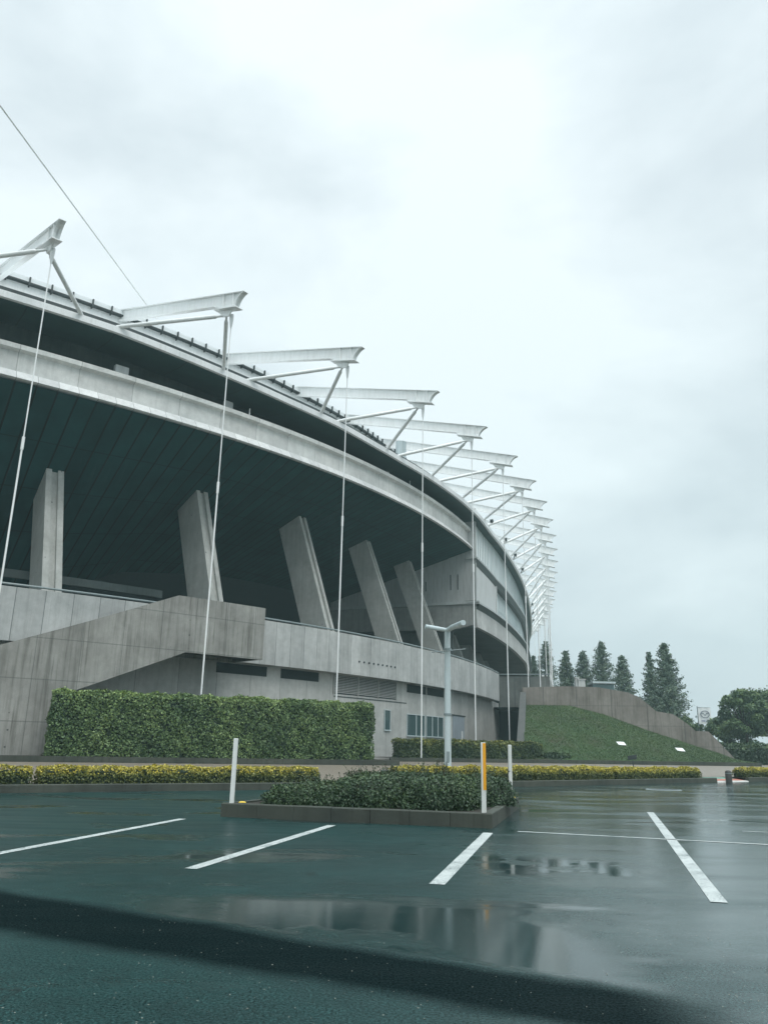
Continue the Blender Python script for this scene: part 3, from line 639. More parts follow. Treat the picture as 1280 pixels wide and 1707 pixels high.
# side return of wall at the left and slanted buttress
mb = MB(); wall_seg(mb, (15.3, 87.7, 0), (19.2, 103.2, 0), .4, 0, 7.7); o = mb.obj('side_retaining_wall', MAT['hillwall']); tag(o, 'short dark concrete side wall where the bank meets the stadium passage', 'wall')
mb = MB(); mb.solid([(14.85, 86.9, 7.3), (15.45, 86.9, 7.3), (12.75, 73.4, 1.0), (12.0, 73.4, 1.0)], [(14.85, 86.9, 6.0), (15.45, 86.9, 6.0), (12.75, 73.4, .1), (12.0, 73.4, .1)])
o = mb.obj('slanted_buttress', MAT['hillwall']); tag(o, 'slanted concrete edge beam running down the left side of the grass bank', 'buttress')
# grass bank as a curved surface
def hill(x, t):   # t 0 at kerb, 1 at wall
    xb = 12.6+(x-15.14)*(36.4-12.6)/(35.79-15.14)
    kx = [p[0] for p in B2]; ky = [p[1] for p in B2]; yb = float(np.interp(xb, kx, ky))+.3
    zt = pl_interp(WB, x)[1]; X = xb+(x-xb)*t; Y = yb+(wy(x)+.1-yb)*t; s = t+.10*math.sin(PI*t)
    return (X, Y, .56+(zt-.56)*s+.06*math.sin(X*1.3)*math.sin(Y*.9)*math.sin(PI*t))
nx, ny = 90, 24; V = [hill(15.14+(35.79-15.14)*a/(nx-1), b/(ny-1)) for b in range(ny) for a in range(nx)]
Fc = [(b*nx+a, b*nx+a+1, (b+1)*nx+a+1, (b+1)*nx+a) for b in range(ny-1) for a in range(nx-1)]
gs = mesh('grass_bank', V, Fc, MAT['grass'], None, True); gs['kind'] = 'structure'
GRASS_AFTER = True
# bank of ground behind the wall top carrying the upper plaza
mb = MB(); mb.prism([(15.8, 87.9), (24, 86.9), (30, 85.8), (30, 170), (24.5, 170), (24.5, 103.2), (19.8, 103)], 0, 3.0); mb.prism([(15.9, 88.1), (24, 87.1), (25.5, 86.9), (28, 100), (28, 169), (24.6, 169), (24.6, 103.3), (19.9, 103.1)], 3.01, 7.3); o = mb.obj('upper_plaza', MAT['pave']); o['kind'] = 'structure'

# ---------------------------------------------------------------- foliage builder
def leaf_object(name, pts, nrm, size, lc, mat, parent=None, aspect=.62, jit=.9):
    """one bent leaf (two triangles each side => a folded quad) per point"""
    n = len(pts); pts = np.asarray(pts); nr = np.asarray(nrm)+RNG.normal(0, jit, (n, 3)); nr /= np.linalg.norm(nr, axis=1, keepdims=True)+1e-9
    a = RNG.normal(0, 1, (n, 3)); a -= (a*nr).sum(1, keepdims=True)*nr; a /= np.linalg.norm(a, axis=1, keepdims=True)+1e-9; b = np.cross(nr, a)
    s = (size*RNG.uniform(.6, 1.3, n))[:, None] if np.isscalar(size) else size[:, None]
    V = np.empty((n, 4, 3)); V[:, 0] = pts-a*s*.5; V[:, 1] = pts+b*s*.5*aspect+nr*s*.1; V[:, 2] = pts+a*s*.5; V[:, 3] = pts-b*s*.5*aspect+nr*s*.1
    me = bpy.data.meshes.new(name); me.vertices.add(4*n); me.vertices.foreach_set('co', V.ravel().astype(np.float32))
    me.loops.add(4*n); me.loops.foreach_set('vertex_index', np.arange(4*n, dtype=np.int32)); me.polygons.add(n)
    me.polygons.foreach_set('loop_start', np.arange(0, 4*n, 4, dtype=np.int32)); me.update(calc_edges=True)
    at = me.attributes.new('lc', 'FLOAT', 'POINT'); at.data.foreach_set('value', np.repeat(np.clip(lc, 0, 1), 4).astype(np.float32))
    me.materials.append(mat); o = bpy.data.objects.new(name, me); COL.objects.link(o)
    if parent: put(o, parent)
    return o
def vnoise(p, sc, seed=0):
    p = np.asarray(p)*sc; r = np.zeros(len(p))
    for k, (a, b, c) in enumerate(((1, .3, .7), (-.6, 1.1, .2), (.4, -.8, 1.3), (1.7, 1.1, -.9), (-1.3, 2.1, .8))):
        r += np.sin(p[:, 0]*a+p[:, 1]*b+p[:, 2]*c+seed*1.7+k*2.1)/(1+.3*k)
    return r/3
def hedge(name, pl, w, z0, h, n, size, mat, label, cat, lcf, bulge=.12, group=None, round_=.25, core=True, kind=None, stalks=0):
    """box hedge along polyline pl, depth w behind the line"""
    root = empty(name, (pl[0][0], pl[0][1], z0)); tag(root, label, cat, group, kind)
    seg = [math.dist(pl[k], pl[k+1]) for k in range(len(pl)-1)]; L = sum(seg); cum = np.r_[0, np.cumsum(seg)]
    ns = normals2(pl); X = np.array([p[0] for p in pl]); Y = np.array([p[1] for p in pl]); NX = np.array([q[0] for q in ns]); NY = np.array([q[1] for q in ns])
    def at(s, o): return np.stack([np.interp(s, cum, X)+np.interp(s, cum, NX)*o, np.interp(s, cum, Y)+np.interp(s, cum, NY)*o], -1)
    # sample the faces: front, top, back, two ends
    A_ = np.array([L*h, L*w*1.3, L*h*.25, w*h, w*h]); pr = A_/A_.sum(); f_ = RNG.choice(5, n, p=pr)
    s = RNG.uniform(0, L, n); o = RNG.uniform(0, w, n); z = RNG.uniform(0, h, n); nr = np.zeros((n, 3))
    tn = np.stack([np.interp(s, cum, NX), np.interp(s, cum, NY)], -1); tt = np.stack([tn[:, 1], -tn[:, 0]], -1)
    o[f_ == 0] = 0; nr[f_ == 0, :2] = -tn[f_ == 0]; z[f_ == 1] = h; nr[f_ == 1, 2] = 1; o[f_ == 2] = w; nr[f_ == 2, :2] = tn[f_ == 2]
    s[f_ == 3] = 0; nr[f_ == 3, :2] = -tt[f_ == 3]; s[f_ == 4] = L; nr[f_ == 4, :2] = tt[f_ == 4]
    # round the upper edges
    e1 = np.clip((round_-o)/round_, 0, 1); e2 = np.clip((round_-(w-o))/round_, 0, 1); ez = np.clip((z-(h-round_))/round_, 0, 1)
    z = z-ez*round_*.45*(e1**2+e2**2); o = o+ez*e1*round_*.3-ez*e2*round_*.3
    xy = at(s, o); p = np.c_[xy, z0+z]; q = np.c_[s, o, z]
    disp = vnoise(q, 2.2/bulge**.3, 1)*bulge+vnoise(q, 6.5/bulge**.3, 2)*bulge*.5+RNG.uniform(-.12, .03, n)*min(1, h)
    p = p+nr*disp[:, None]; p[:, 2] = np.maximum(p[:, 2], z0+.01)
    lc = lcf(z/h, f_ == 1, n, vnoise(q, 1.6, 5), disp/bulge); leaf_object('leaves', p, nr, size, lc, mat, root, jit=.75)
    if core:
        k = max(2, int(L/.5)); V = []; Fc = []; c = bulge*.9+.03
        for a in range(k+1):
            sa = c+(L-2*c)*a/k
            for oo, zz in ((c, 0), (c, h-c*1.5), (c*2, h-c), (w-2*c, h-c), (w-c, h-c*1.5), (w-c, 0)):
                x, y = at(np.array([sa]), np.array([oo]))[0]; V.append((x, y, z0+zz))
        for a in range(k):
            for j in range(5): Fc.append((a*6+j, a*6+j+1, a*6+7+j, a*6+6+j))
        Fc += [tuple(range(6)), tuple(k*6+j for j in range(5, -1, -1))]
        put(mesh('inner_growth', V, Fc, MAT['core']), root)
    if stalks:
        sm = MB()
        for _ in range(stalks):
            sa, oa = RNG.uniform(0, L), RNG.uniform(.1, w-.1); x, y = at(np.array([sa]), np.array([oa]))[0]; hh = h*RNG.uniform(.95, 1.35)
            sm.tube([(x, y, z0+h*.6), (x+RNG.normal(0, .06), y, z0+hh)], .004, 4)
        sm.obj('stems', MAT['twig'], root)['kind'] = 'stuff'
    return root
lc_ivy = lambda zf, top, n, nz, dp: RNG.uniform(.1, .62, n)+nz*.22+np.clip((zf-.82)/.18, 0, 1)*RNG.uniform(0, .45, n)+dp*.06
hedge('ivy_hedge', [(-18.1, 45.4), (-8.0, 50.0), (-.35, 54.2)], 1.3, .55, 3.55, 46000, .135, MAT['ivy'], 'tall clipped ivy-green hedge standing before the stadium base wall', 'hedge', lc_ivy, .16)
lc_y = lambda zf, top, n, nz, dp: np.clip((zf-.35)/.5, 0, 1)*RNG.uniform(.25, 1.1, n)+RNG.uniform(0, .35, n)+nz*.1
def along(t0, t1, off, pts=KL):
    """sub-polyline of the kerb line between x=t0 and x=t1, pushed back by off"""
    xs = [p[0] for p in pts]; ys = [p[1] for p in pts]; m = max(3, int((t1-t0)/2)); X = np.linspace(t0, t1, m); Y = np.interp(X, xs, ys); pl = list(zip(X, Y)); nn = normals2(pl)
    return [(p[0]+q[0]*off, p[1]+q[1]*off) for p, q in zip(pl, nn)]
gy = 'golden hedges along the kerb'
hedge('golden_hedge', along(-14.5, -9.1, .3), .85, .19, .45, 9000, .062, MAT['yellow'], 'golden low hedge at the far left end of the kerb row', 'hedge', lc_y, .06, gy)
hedge('golden_hedge', along(-8.95, -1.75, .3), .85, .19, .46, 15000, .062, MAT['yellow'], 'golden low hedge in front of the tall ivy hedge, left of the traffic island', 'hedge', lc_y, .06, gy)
hedge('golden_hedge', along(.9, 10.2, .3), .85, .19, .50, 17000, .07, MAT['yellow'], 'golden low hedge behind the traffic island and lamp foot', 'hedge', lc_y, .07, gy)
hedge('golden_hedge', along(10.45, 15.75, .3), .85, .19, .47, 9000, .075, MAT['yellow'], 'golden low hedge below the grass bank, ending at the red crossing', 'hedge', lc_y, .07, gy)
hedge('golden_hedge', along(19.0, 27, .3), .85, .19, .47, 9000, .075, MAT['yellow'], 'golden low hedge at the right edge beyond the red crossing', 'hedge', lc_y, .07, gy)
lc_g = lambda zf, top, n, nz, dp: np.clip((zf-.5)/.5, 0, 1)*RNG.uniform(0, .75, n)+RNG.uniform(0, .4, n)+nz*.25
hedge('green_hedge', [(1.7, 67.0), (6, 69.1), (11, 71.6), (14.3, 73.0)], 1.6, .56, 1.45, 13000, .16, MAT['yg'], 'rounded yellow-green hedge at the foot of the base wall behind the lamp', 'hedge', lc_g, .14)
hedge('low_shrub', [(14.5, 73.1), (17.0, 74.1)], 1.2, .56, .55, 2500, .15, MAT['shrub'], 'low dark shrub at the left foot of the grass bank', 'shrub', lc_g, .16)

tx = RNG.uniform(15.2, 35.7, 30000); tt_ = RNG.uniform(.01, .99, 30000); gp = np.array([hill(a, b) for a, b in zip(tx, tt_)])
gl = np.clip(.42+vnoise(gp, .7, 2)*.30+vnoise(gp, 2.3, 4)*.22+RNG.normal(0, .16, len(gp)), 0, 1); gp[:, 2] += .03
gt = leaf_object('grass', gp, np.tile([0, -.9, .25], (len(gp), 1)), .17, gl, leafmat('grass blades', (.030, .062, .016), (.050, .098, .024), (.078, .125, .036)), None, .35, .5); tag(gt, 'short rough grass on the bank', 'grass', None, 'stuff')
# ---------------------------------------------------------------- traffic island with shrubs and marker posts
IS = [(-2.98, 16.12), (1.97, 14.76), (3.30, 19.97), (-1.2, 21.2)]
ti = empty('traffic_island', (0, 17, 0)); tag(ti, 'mossy concrete kerbed island with dark shrubs in the car park', 'traffic island')
def inset(pl, k):
    c = np.mean(pl, axis=0); return [tuple(np.array(p)+(c-np.array(p))*k/np.linalg.norm(c-np.array(p))) for p in pl]
mb = MB(); ou = IS; inn = inset(IS, .24); nseg = 7
for k in range(4):
    a, b = np.array(ou[k]), np.array(ou[(k+1) % 4]); c, d = np.array(inn[k]), np.array(inn[(k+1) % 4])
    for s in range(nseg):
        t0 = s/nseg+(.0008 if s else 0); t1 = (s+1)/nseg-(.0008 if s < nseg-1 else 0); q = [a+(b-a)*t0, a+(b-a)*t1, c+(d-c)*t1, c+(d-c)*t0]; hz = .245+random.uniform(-.003, .003)
        ch = .015; n1 = (q[3]-q[0]); n1 = n1/np.linalg.norm(n1)*ch
        V = [(*q[0], -.02), (*q[1], -.02), (*q[1], hz-ch), (*q[0], hz-ch), (*(q[0]+n1), hz), (*(q[1]+n1), hz), (*q[2], hz), (*q[3], hz), (*q[2], -.02), (*q[3], -.02)]
        mb.add(V, [(0, 1, 2, 3), (3, 2, 5, 4), (4, 5, 6, 7), (7, 6, 8, 9), (0, 3, 4, 7, 9), (1, 8, 6, 5, 2)])
mb.obj('island_kerb', MAT['kerb'], ti)
mb = MB(); V = [(*p, .215) for p in inset(IS, .2)]; mb.add(V, [(0, 1, 2, 3)]); mb.obj('soil', MAT['soil'], ti)
# shrubs: four rounded bushes merging
def shrub(cx, cy, rx_, ry, h, n, label, size=.05, z0=.2, mat='shrub', sprigs=60, group='shrubs on the island'):
    root = empty('shrub', (cx, cy, z0)); tag(root, label, 'shrub', group)
    d = RNG.normal(0, 1, (n, 3)); d[:, 2] = np.abs(d[:, 2])*.9; d /= np.linalg.norm(d, axis=1, keepdims=True)
    sq = 1/np.maximum(np.abs(d[:, 0]), np.maximum(np.abs(d[:, 1]), np.abs(d[:, 2])))**.45
    r = sq*(1+vnoise(d, 4.5, cx)*.10+vnoise(d, 11, cy)*.07)*RNG.uniform(.80, 1.02, n)
    p = np.c_[cx+d[:, 0]*rx_*r, cy+d[:, 1]*ry*r, z0+d[:, 2]*h*r*.92]; p[:, 2] = np.maximum(p[:, 2], z0+.02)
    lc = RNG.uniform(0, .6, n)+vnoise(p, 3, 3)*.2+np.clip(d[:, 2], 0, 1)*RNG.uniform(0, .45, n); leaf_object('leaves', p, d, size, lc, MAT[mat], root, jit=.9)
    V, Fc = [], []; a_ = 14
    for j in range(6):
        ph = j/5*PI/2
        for k in range(a_):
            t = 2*PI*k/a_; u = np.array([math.cos(t)*math.cos(ph), math.sin(t)*math.cos(ph), math.sin(ph)]); s_ = 1/max(abs(u))**.45*.78
            V.append((cx+u[0]*rx_*s_, cy+u[1]*ry*s_, z0+u[2]*h*s_*.9))
    for j in range(5):
        for k in range(a_): Fc.append((j*a_+k, j*a_+(k+1) % a_, (j+1)*a_+(k+1) % a_, (j+1)*a_+k))
    put(mesh('inner_growth', V, Fc, MAT['core']), root)
    pts = []; sm = MB(); lcv = []
    for _ in range(sprigs):
        t = RNG.uniform(0, 2*PI); rr = RNG.uniform(.1, .95); bx, by = cx+math.cos(t)*rx_*rr, cy+math.sin(t)*ry*rr; hh = h*(1-.35*rr**2)*RNG.uniform(.95, 1.28)
        tip = (bx+RNG.normal(0, .08)+math.cos(t)*.08, by+RNG.normal(0, .06), z0+hh); sm.tube([(bx, by, z0+hh*.55), tip], .003, 4)
        for s in range(9):
            f_ = .5+.5*s/8; pts.append([bx+(tip[0]-bx)*f_+RNG.normal(0, .018), by+(tip[1]-by)*f_+RNG.normal(0, .018), z0+hh*(.55+.45*f_)+RNG.normal(0, .012)])
    sm.obj('stems', MAT['twig'], root)['kind'] = 'stuff'; pts = np.array(pts); sp_ = leaf_object('sprigs', pts, np.tile([0, 0, 1.], (len(pts), 1)), size*.8, RNG.uniform(.1, .7, len(pts)), MAT[mat], root); sp_['kind'] = 'stuff'
    return root
shrub(-1.15, 16.95, 1.1, .95, .46, 12000, 'lowest loose green shrub at the left end of the island')
shrub(.0, 17.1, 1.0, 1.25, .64, 14000, 'dark green shrub second from the left on the island')
shrub(1.15, 16.75, .85, 1.3, .70, 14000, 'dense dark shrub behind the orange and white post')
shrub(2.15, 18.1, .7, 1.25, .62, 10000, 'dark green shrub at the right end of the island by the white post')
shrub(.6, 19.3, 1.6, .9, .66, 12000, 'leafy shrub at the back of the island, in front of the lamp')
# yellow flowers/road studs on the kerb
def stud(x, y, z, label):
    mb = MB(); 
    for dx, hh, c_ in ((0, .022, 1),): 
        mb.add([(x-.07, y-.05, z), (x+.07, y-.05, z), (x+.07, y+.05, z), (x-.07, y+.05, z), (x-.04, y-.03, z+hh), (x+.04, y-.03, z+hh), (x+.04, y+.03, z+hh), (x-.04, y+.03, z+hh)], [(3, 2, 1, 0), (4, 5, 6, 7), (0, 1, 5, 4), (1, 2, 6, 5), (2, 3, 7, 6), (3, 0, 4, 7)])
    o = mb.obj('road_stud', plain('yellow plastic', (.72, .50, .04), .4)); tag(o, label, 'reflector', 'yellow reflectors on the island')
stud(-2.62, 16.35, .247, 'small yellow reflector on the island kerb beside the left white post')
stud(3.12, 19.72, .247, 'small yellow reflector on the island corner at the right white post')
def post(x, y, label, orange=False):
    r_ = empty('marker_post', (x, y, .22)); tag(r_, label, 'post', 'marker posts on the island'); mb = MB(); w_ = .039
    lean = (random.uniform(-.01, .01), random.uniform(-.01, .01)); z0, zt = .2, 1.43
    V = []
    for z in (z0, zt-.008): 
        for dx, dy in ((-w_, -w_), (w_, -w_), (w_, w_), (-w_, w_)): V.append((x+dx, y+dy, z))
    for dx, dy in ((-w_, -w_), (w_, -w_), (w_, w_), (-w_, w_)): V.append((x+dx*.8, y+dy*.8, zt))
    mb.add(V, [(3, 2, 1, 0)]+[(k, (k+1) % 4, 4+(k+1) % 4, 4+k) for k in range(4)]+[(4+k, 4+(k+1) % 4, 8+(k+1) % 4, 8+k) for k in range(4)]+[(8, 9, 10, 11)])
    mb.obj('shaft', MAT['pw'], r_)
    if orange:
        mb = MB(); mb.box((x+.014, y-w_-.003, 1.02), (.050, .004, .80)); mb.box((x+w_+.003, y, 1.02), (.004, .076, .80)); mb.obj('reflective_sheet', plain('orange sheeting', (.80, .36, .01), .35, .06), r_)
MAT['pw'] = painted('white post paint', (.72, .74, .72), .5)
post(-2.80, 16.22, 'plain white square post at the left corner of the island')
post(1.86, 14.98, 'white post faced with an orange strip at the front right corner of the island', True)
post(3.10, 19.85, 'plain white square post at the rear right corner of the island')

# ---------------------------------------------------------------- lamp
lx, ly = 2.95, 36.0; lp = empty('street_lamp', (lx, ly, .2)); tag(lp, 'pale grey pole lamp with two angled tubular arms behind the island', 'street lamp')
mb = MB(); mb.tube([(lx, ly, .1), (lx, ly, 3.4), (lx, ly, 6.42)], [.15, .14, .13], 20); mb.obj('pole', MAT['galv'], lp, True)
mb = MB(); mb.tube([(lx, ly, .1), (lx, ly, .22)], .26, 20); mb.obj('base_plate', MAT['galv'], lp)
for q in ((-1.0, -.25, 6.56, .10), (.50, -2.2, 6.47, .115)):
    mb = MB(); mb.tube([(lx, ly, 6.44), (lx+q[0]*.3, ly+q[1]*.3, 6.46+.02), (lx+q[0], ly+q[1], q[2])], [q[3]*.9, q[3], q[3]], 16); mb.obj('lamp_arm', MAT['galv'], lp, True)
for z in (2.72, 5.55):
    mb = MB(); mb.tube([(lx, ly, z), (lx, ly, z+.09)], .175, 20); mb.obj('clamp_band', MAT['rail'], lp)
mb = MB(); mb.box((lx, ly-.148, 1.0), (.14, .03, .42)); mb.obj('service_door', MAT['rail'], lp)
mb = MB(); mb.tube([(lx-.72, ly-.2, 5.42), (lx+.8, ly-.2, 5.60)], .022, 6); mb.obj('cross_bar', MAT['rail'], lp)

# ---------------------------------------------------------------- markings
def line(pts, z=.004, name='parking_line', seg=1):
    o = mesh(name, [(x, y, z) for x, y in pts], [tuple(range(len(pts)))], MAT['paint']); o['kind'] = 'structure'
def bar(a, b, w):
    a = np.array(a); b = np.array(b); t = (b-a)/np.linalg.norm(b-a); n = np.array([-t[1], t[0]])*w/2; line([tuple(a-n), tuple(b-n), tuple(b+n), tuple(a+n)])
bar((-4.85, 8.9), (-3.55, 15.5), .15); bar((-2.03, 9.45), (-.80, 14.80), .15); bar((.60, 8.72), (1.80, 14.0), .16); bar((3.13, 8.0), (6.22, 19.45), .15)
bar((2.34, 14.33), (5.45, 13.18), .10)
a_ = np.array((5.45, 13.18)); bar(tuple(a_+np.array((.1, -.037))*.0), (9.5, 11.7), .071) if False else line([(5.45, 13.13), (9.5, 11.645), (9.5, 11.745), (5.45, 13.23)])
bar((8.9, 19.0), (6.2, 8.9), .15); bar((6.45, 15.15), (8.4, 14.6), .07)
# pale grit and a few fallen leaves lying on the tarmac: real little solids
n_g = 1300; gx = RNG.uniform(-4.5, 7, n_g); gy_ = 4.2+RNG.beta(1, 1.8, n_g)*12; gr_ = RNG.uniform(.002, .0048, n_g); V = np.empty((n_g, 6, 3)); b_ = np.array([(1, 0, 0), (0, 1, 0), (-1, 0, 0), (0, -1, 0), (0, 0, .8), (0, 0, -.4)])
for k in range(6): V[:, k] = np.c_[gx, gy_, gr_*.4]+b_[k]*gr_[:, None]*RNG.uniform(.7, 1.3, (n_g, 1))
Fg = [(a+6*k, b+6*k, c+6*k) for k in range(n_g) for a, b, c in ((0, 1, 4), (1, 2, 4), (2, 3, 4), (3, 0, 4), (1, 0, 5), (2, 1, 5), (3, 2, 5), (0, 3, 5))]
go_ = mesh('grit', V.reshape(-1, 3), Fg, plain('pale grit', (.24, .25, .22), .7, .4, 0, 300)); tag(go_, 'pale grit scattered over the wet tarmac', 'grit', None, 'stuff')
# manhole / drain cover
mh = MB(); n = 28; V = [(10.6, 31.4, .006)]+[(10.6+.55*math.cos(2*PI*k/n), 31.4+.55*math.sin(2*PI*k/n), .006) for k in range(n)]
mh.add(V, [(0, 1+k, 1+(k+1) % n) for k in range(n)]); ring = MB()
V = []; 
for k in range(n):
    c, s = math.cos(2*PI*k/n), math.sin(2*PI*k/n); V += [(10.6+.55*c, 31.4+.55*s, .012), (10.6+.63*c, 31.4+.63*s, .012), (10.6+.65*c, 31.4+.65*s, .002)]
ring.add(V, [(k*3+j, k*3+j+1, ((k+1) % n)*3+j+1, ((k+1) % n)*3+j) for k in range(n) for j in (0, 1)])
mr = empty('manhole', (10.6, 31.4, 0)); tag(mr, 'round dark manhole cover in the wet road near the golden hedge', 'manhole cover')
mh.obj('cover', MAT['dark'], mr); ring.obj('rim', MAT['rail'], mr)

# ---------------------------------------------------------------- bollard, small sign, bank lights, utility box
bo = empty('bollard', (17.15, 41.2, .05)); tag(bo, 'short dark bollard in the middle of the red crossing', 'bollard')
mb = MB(); mb.tube([(17.15, 41.2, .0), (17.15, 41.2, .48), (17.15, 41.2, .53), (17.15, 41.2, .56)], [.155, .15, .12, .05], 20); mb.obj('shaft', plain('dark stone', (.045, .045, .042), .6, .4, 0, 20), bo, True)
mb = MB(); mb.tube([(17.15, 41.2, .40), (17.15, 41.2, .44)], .158, 20); mb.obj('ring', MAT['rail'], bo)
si = empty('small_sign', (18.2, 60, .2)); tag(si, 'small dark tilted sign plate on a thin stake beyond the golden hedge', 'sign')
mb = MB(); mb.tube([(18.2, 60, .2), (18.2, 60, .8)], .035, 8); mb.obj('stake', MAT['dark'], si)
mb = MB(); mb.solid([(17.85, 60, .78), (18.5, 60, .88), (18.5, 60, 1.18), (17.85, 60, 1.08)], [(17.85, 60.05, .78), (18.5, 60.05, .88), (18.5, 60.05, 1.18), (17.85, 60.05, 1.08)]); mb.obj('plate', MAT['dark'], si)
def bank_light(x, t, label):
    p = hill(x, t); r_ = empty('ground_plate', p); tag(r_, label, 'plate', 'white plates on the grass bank'); mb = MB(); q = 1.0
    mb.solid([(p[0]-.36, p[1]-.22, p[2]-.02), (p[0]+.36, p[1]-.22, p[2]-.05), (p[0]+.29, p[1]+.28, p[2]+.22), (p[0]-.43, p[1]+.28, p[2]+.25)], [(p[0]-.36, p[1]-.22, p[2]+.03), (p[0]+.36, p[1]-.22, p[2]+.0), (p[0]+.29, p[1]+.28, p[2]+.27), (p[0]-.43, p[1]+.28, p[2]+.30)])
    mb.obj('plate', MAT['steel'], r_); mb = MB(); mb.box((p[0], p[1]+.05, p[2]-.05), (.3, .3, .2)); mb.obj('foot', MAT['rail'], r_)
bank_light(27.3*.87, .26, 'white plate on the middle of the grass bank'); bank_light(33.6*.87, .32, 'white plate on the right part of the grass bank, nearer the low end')
ub = empty('utility_box', (.35, 29.9, .2)); tag(ub, 'small dark box standing behind the island between the golden hedges', 'utility box')
mb = MB(); mb.box((.35, 30.0, .36), (.5, .25, .32)); mb.obj('case', MAT['dark'], ub); mb = MB(); mb.box((.35, 30.0, .535), (.56, .31, .03)); mb.obj('lid', MAT['rail'], ub)

# ---------------------------------------------------------------- banner with emblem, on its pole (Y=120)
fb = empty('banner', (46.3, 120, .3)); tag(fb, 'white banner with a winged oval emblem on a thin pole beyond the bank', 'banner')
mb = MB(); mb.tube([(46.35, 120, .3), (46.35, 120, 8.0)], .07, 8); mb.tube([(46.35, 120, 7.85), (48.25, 120, 7.85)], .03, 6); mb.obj('pole', MAT['rail'], fb)
mb = MB(); nb = 14
Vf = []; 
for k in range(nb+1):
    x = 46.42+1.85*k/nb; y = 120+.05*math.sin(k*.9)
    Vf += [(x, y, 5.5), (x, y, 7.82), (x, y+.02, 7.82), (x, y+.02, 5.5)]
mb.add(Vf, [(k*4+j, k*4+(j+1) % 4, (k+1)*4+(j+1) % 4, (k+1)*4+j) for k in range(nb) for j in range(4)]+[(0, 1, 2, 3), (nb*4+3, nb*4+2, nb*4+1, nb*4)])
cl = mb.obj('cloth', plain('white cloth', (.86, .90, .92), .7, .04), fb)
mb = MB(); cxx, czz = 47.36, 6.88; nn_ = 36; Vr = []
for k in range(nn_):
    c, s = math.cos(2*PI*k/nn_), math.sin(2*PI*k/nn_)
    for kk in (1, .84): Vr += [(cxx+.68*c*kk, 119.90, czz+.52*s*kk), (cxx+.68*c*kk, 119.92, czz+.52*s*kk)]
mb.add(Vr, [(k*4+a, k*4+b, ((k+1) % nn_)*4+b, ((k+1) % nn_)*4+a) for k in range(nn_) for a, b in ((0, 2), (2, 3), (3, 1), (1, 0))])
def stroke(pts, w0=.05):
    for k in range(len(pts)-1):
        (a, za), (b, zb) = pts[k], pts[k+1]; wa = w0*(1.0+.8*(k/len(pts)))
        mb.solid([(a, 119.90, za-wa), (b, 119.90, zb-wa), (b, 119.90, zb+wa), (a, 119.90, za+wa)], [(a, 119.92, za-wa), (b, 119.92, zb-wa), (b, 119.92, zb+wa), (a, 119.92, za+wa)])
for s in (-1, 1): stroke([(cxx+s*.60, czz+.12), (cxx+s*.42, czz+.17), (cxx+s*.26, czz+.14), (cxx+s*.12, czz-.0), (cxx, czz-.18)], .045)
em = mb.obj('emblem', plain('blue grey print', (.16, .20, .26), .6), fb)
tcv = bpy.data.curves.new('lettering', 'FONT'); tcv.body = 'mazda'; tcv.size = .46; tcv.align_x = 'CENTER'; tcv.extrude = .01
to = bpy.data.objects.new('lettering', tcv); COL.objects.link(to); to.location = (cxx, 119.9, 5.86); to.rotation_euler = (PI/2, 0, 0)
bpy.context.view_layer.update(); dg = bpy.context.evaluated_depsgraph_get(); tme = bpy.data.meshes.new_from_object(to.evaluated_get(dg)); mw = to.matrix_world.copy(); bpy.data.objects.remove(to)
tm = bpy.data.objects.new('lettering', tme); COL.objects.link(tm); tme.transform(mw); tme.materials.clear(); tme.materials.append(plain('blue print', (.20, .24, .45), .6)); put(tm, fb)

# ---------------------------------------------------------------- trees
def conifer(x, y, z0, h, r, n, label, lean=0, base=.12, group='conifers behind the bank'):
    root = empty('conifer', (x, y, z0)); tag(root, label, 'tree', group)
    mb = MB(); mb.tube([(x, y, z0-.5), (x+lean*.5, y, z0+h*.5), (x+lean, y, z0+h)], [h*.018, h*.011, .03], 8); mb.obj('trunk', MAT['bark'], root)
    nb_ = int(h*9); P_ = []; NR = []; LC = []; per = n//nb_; bm_ = MB()
    for k in range(nb_):
        t = base+(1-base)*(k+RNG.uniform(0, 1))/nb_; t = min(t, .985); az = k*2.399+RNG.normal(0, .3)
        rr = r*((1-t)**.72*1.05+.03)*RNG.uniform(.62, 1.12)
        if t < .25: rr *= .55+1.8*t
        b0 = np.array([x+lean*t, y, z0+h*t]); dr = np.array([math.cos(az), math.sin(az), .38]); tip = b0+dr*rr
        if rr > 1: bm_.tube([b0, tip], [.05, .015], 4, False)
        m = int(per*(.35+1.3*rr/r)); f_ = RNG.beta(1.6, 1.2, m); c = b0+(tip-b0)*f_[:, None]; sp = .07*rr+.13
        tuft = RNG.integers(0, 5, m); off = RNG.normal(0, 1, (5, 3))*np.array([sp, sp, sp*.7])
        c = c+off[tuft]*.8+RNG.normal(0, 1, (m, 3))*sp*.55; P_.append(c); NR.append(np.tile([dr[0], dr[1], .6], (m, 1))); LC.append(RNG.uniform(0, .5, m)+RNG.uniform(-.12, .3)+f_*.22)
    bm_.obj('branches', MAT['bark'], root)
    P_ = np.concatenate(P_); leaf_object('crown', P_, np.concatenate(NR), .36*max(1, h/20), np.concatenate(LC), MAT['conif'], root, .5); return root
def atpx(px, py, Y):
    u = (px-640)/F; v = -(py-853.5)/F; a = u*math.cos(ROLL)-v*math.sin(ROLL); b = u*math.sin(ROLL)+v*math.cos(ROLL)
    d = np.array([a, math.cos(PITCH)-b*math.sin(PITCH), math.sin(PITCH)+b*math.cos(PITCH)]); return d*Y/d[1]+np.array([0, 0, H])
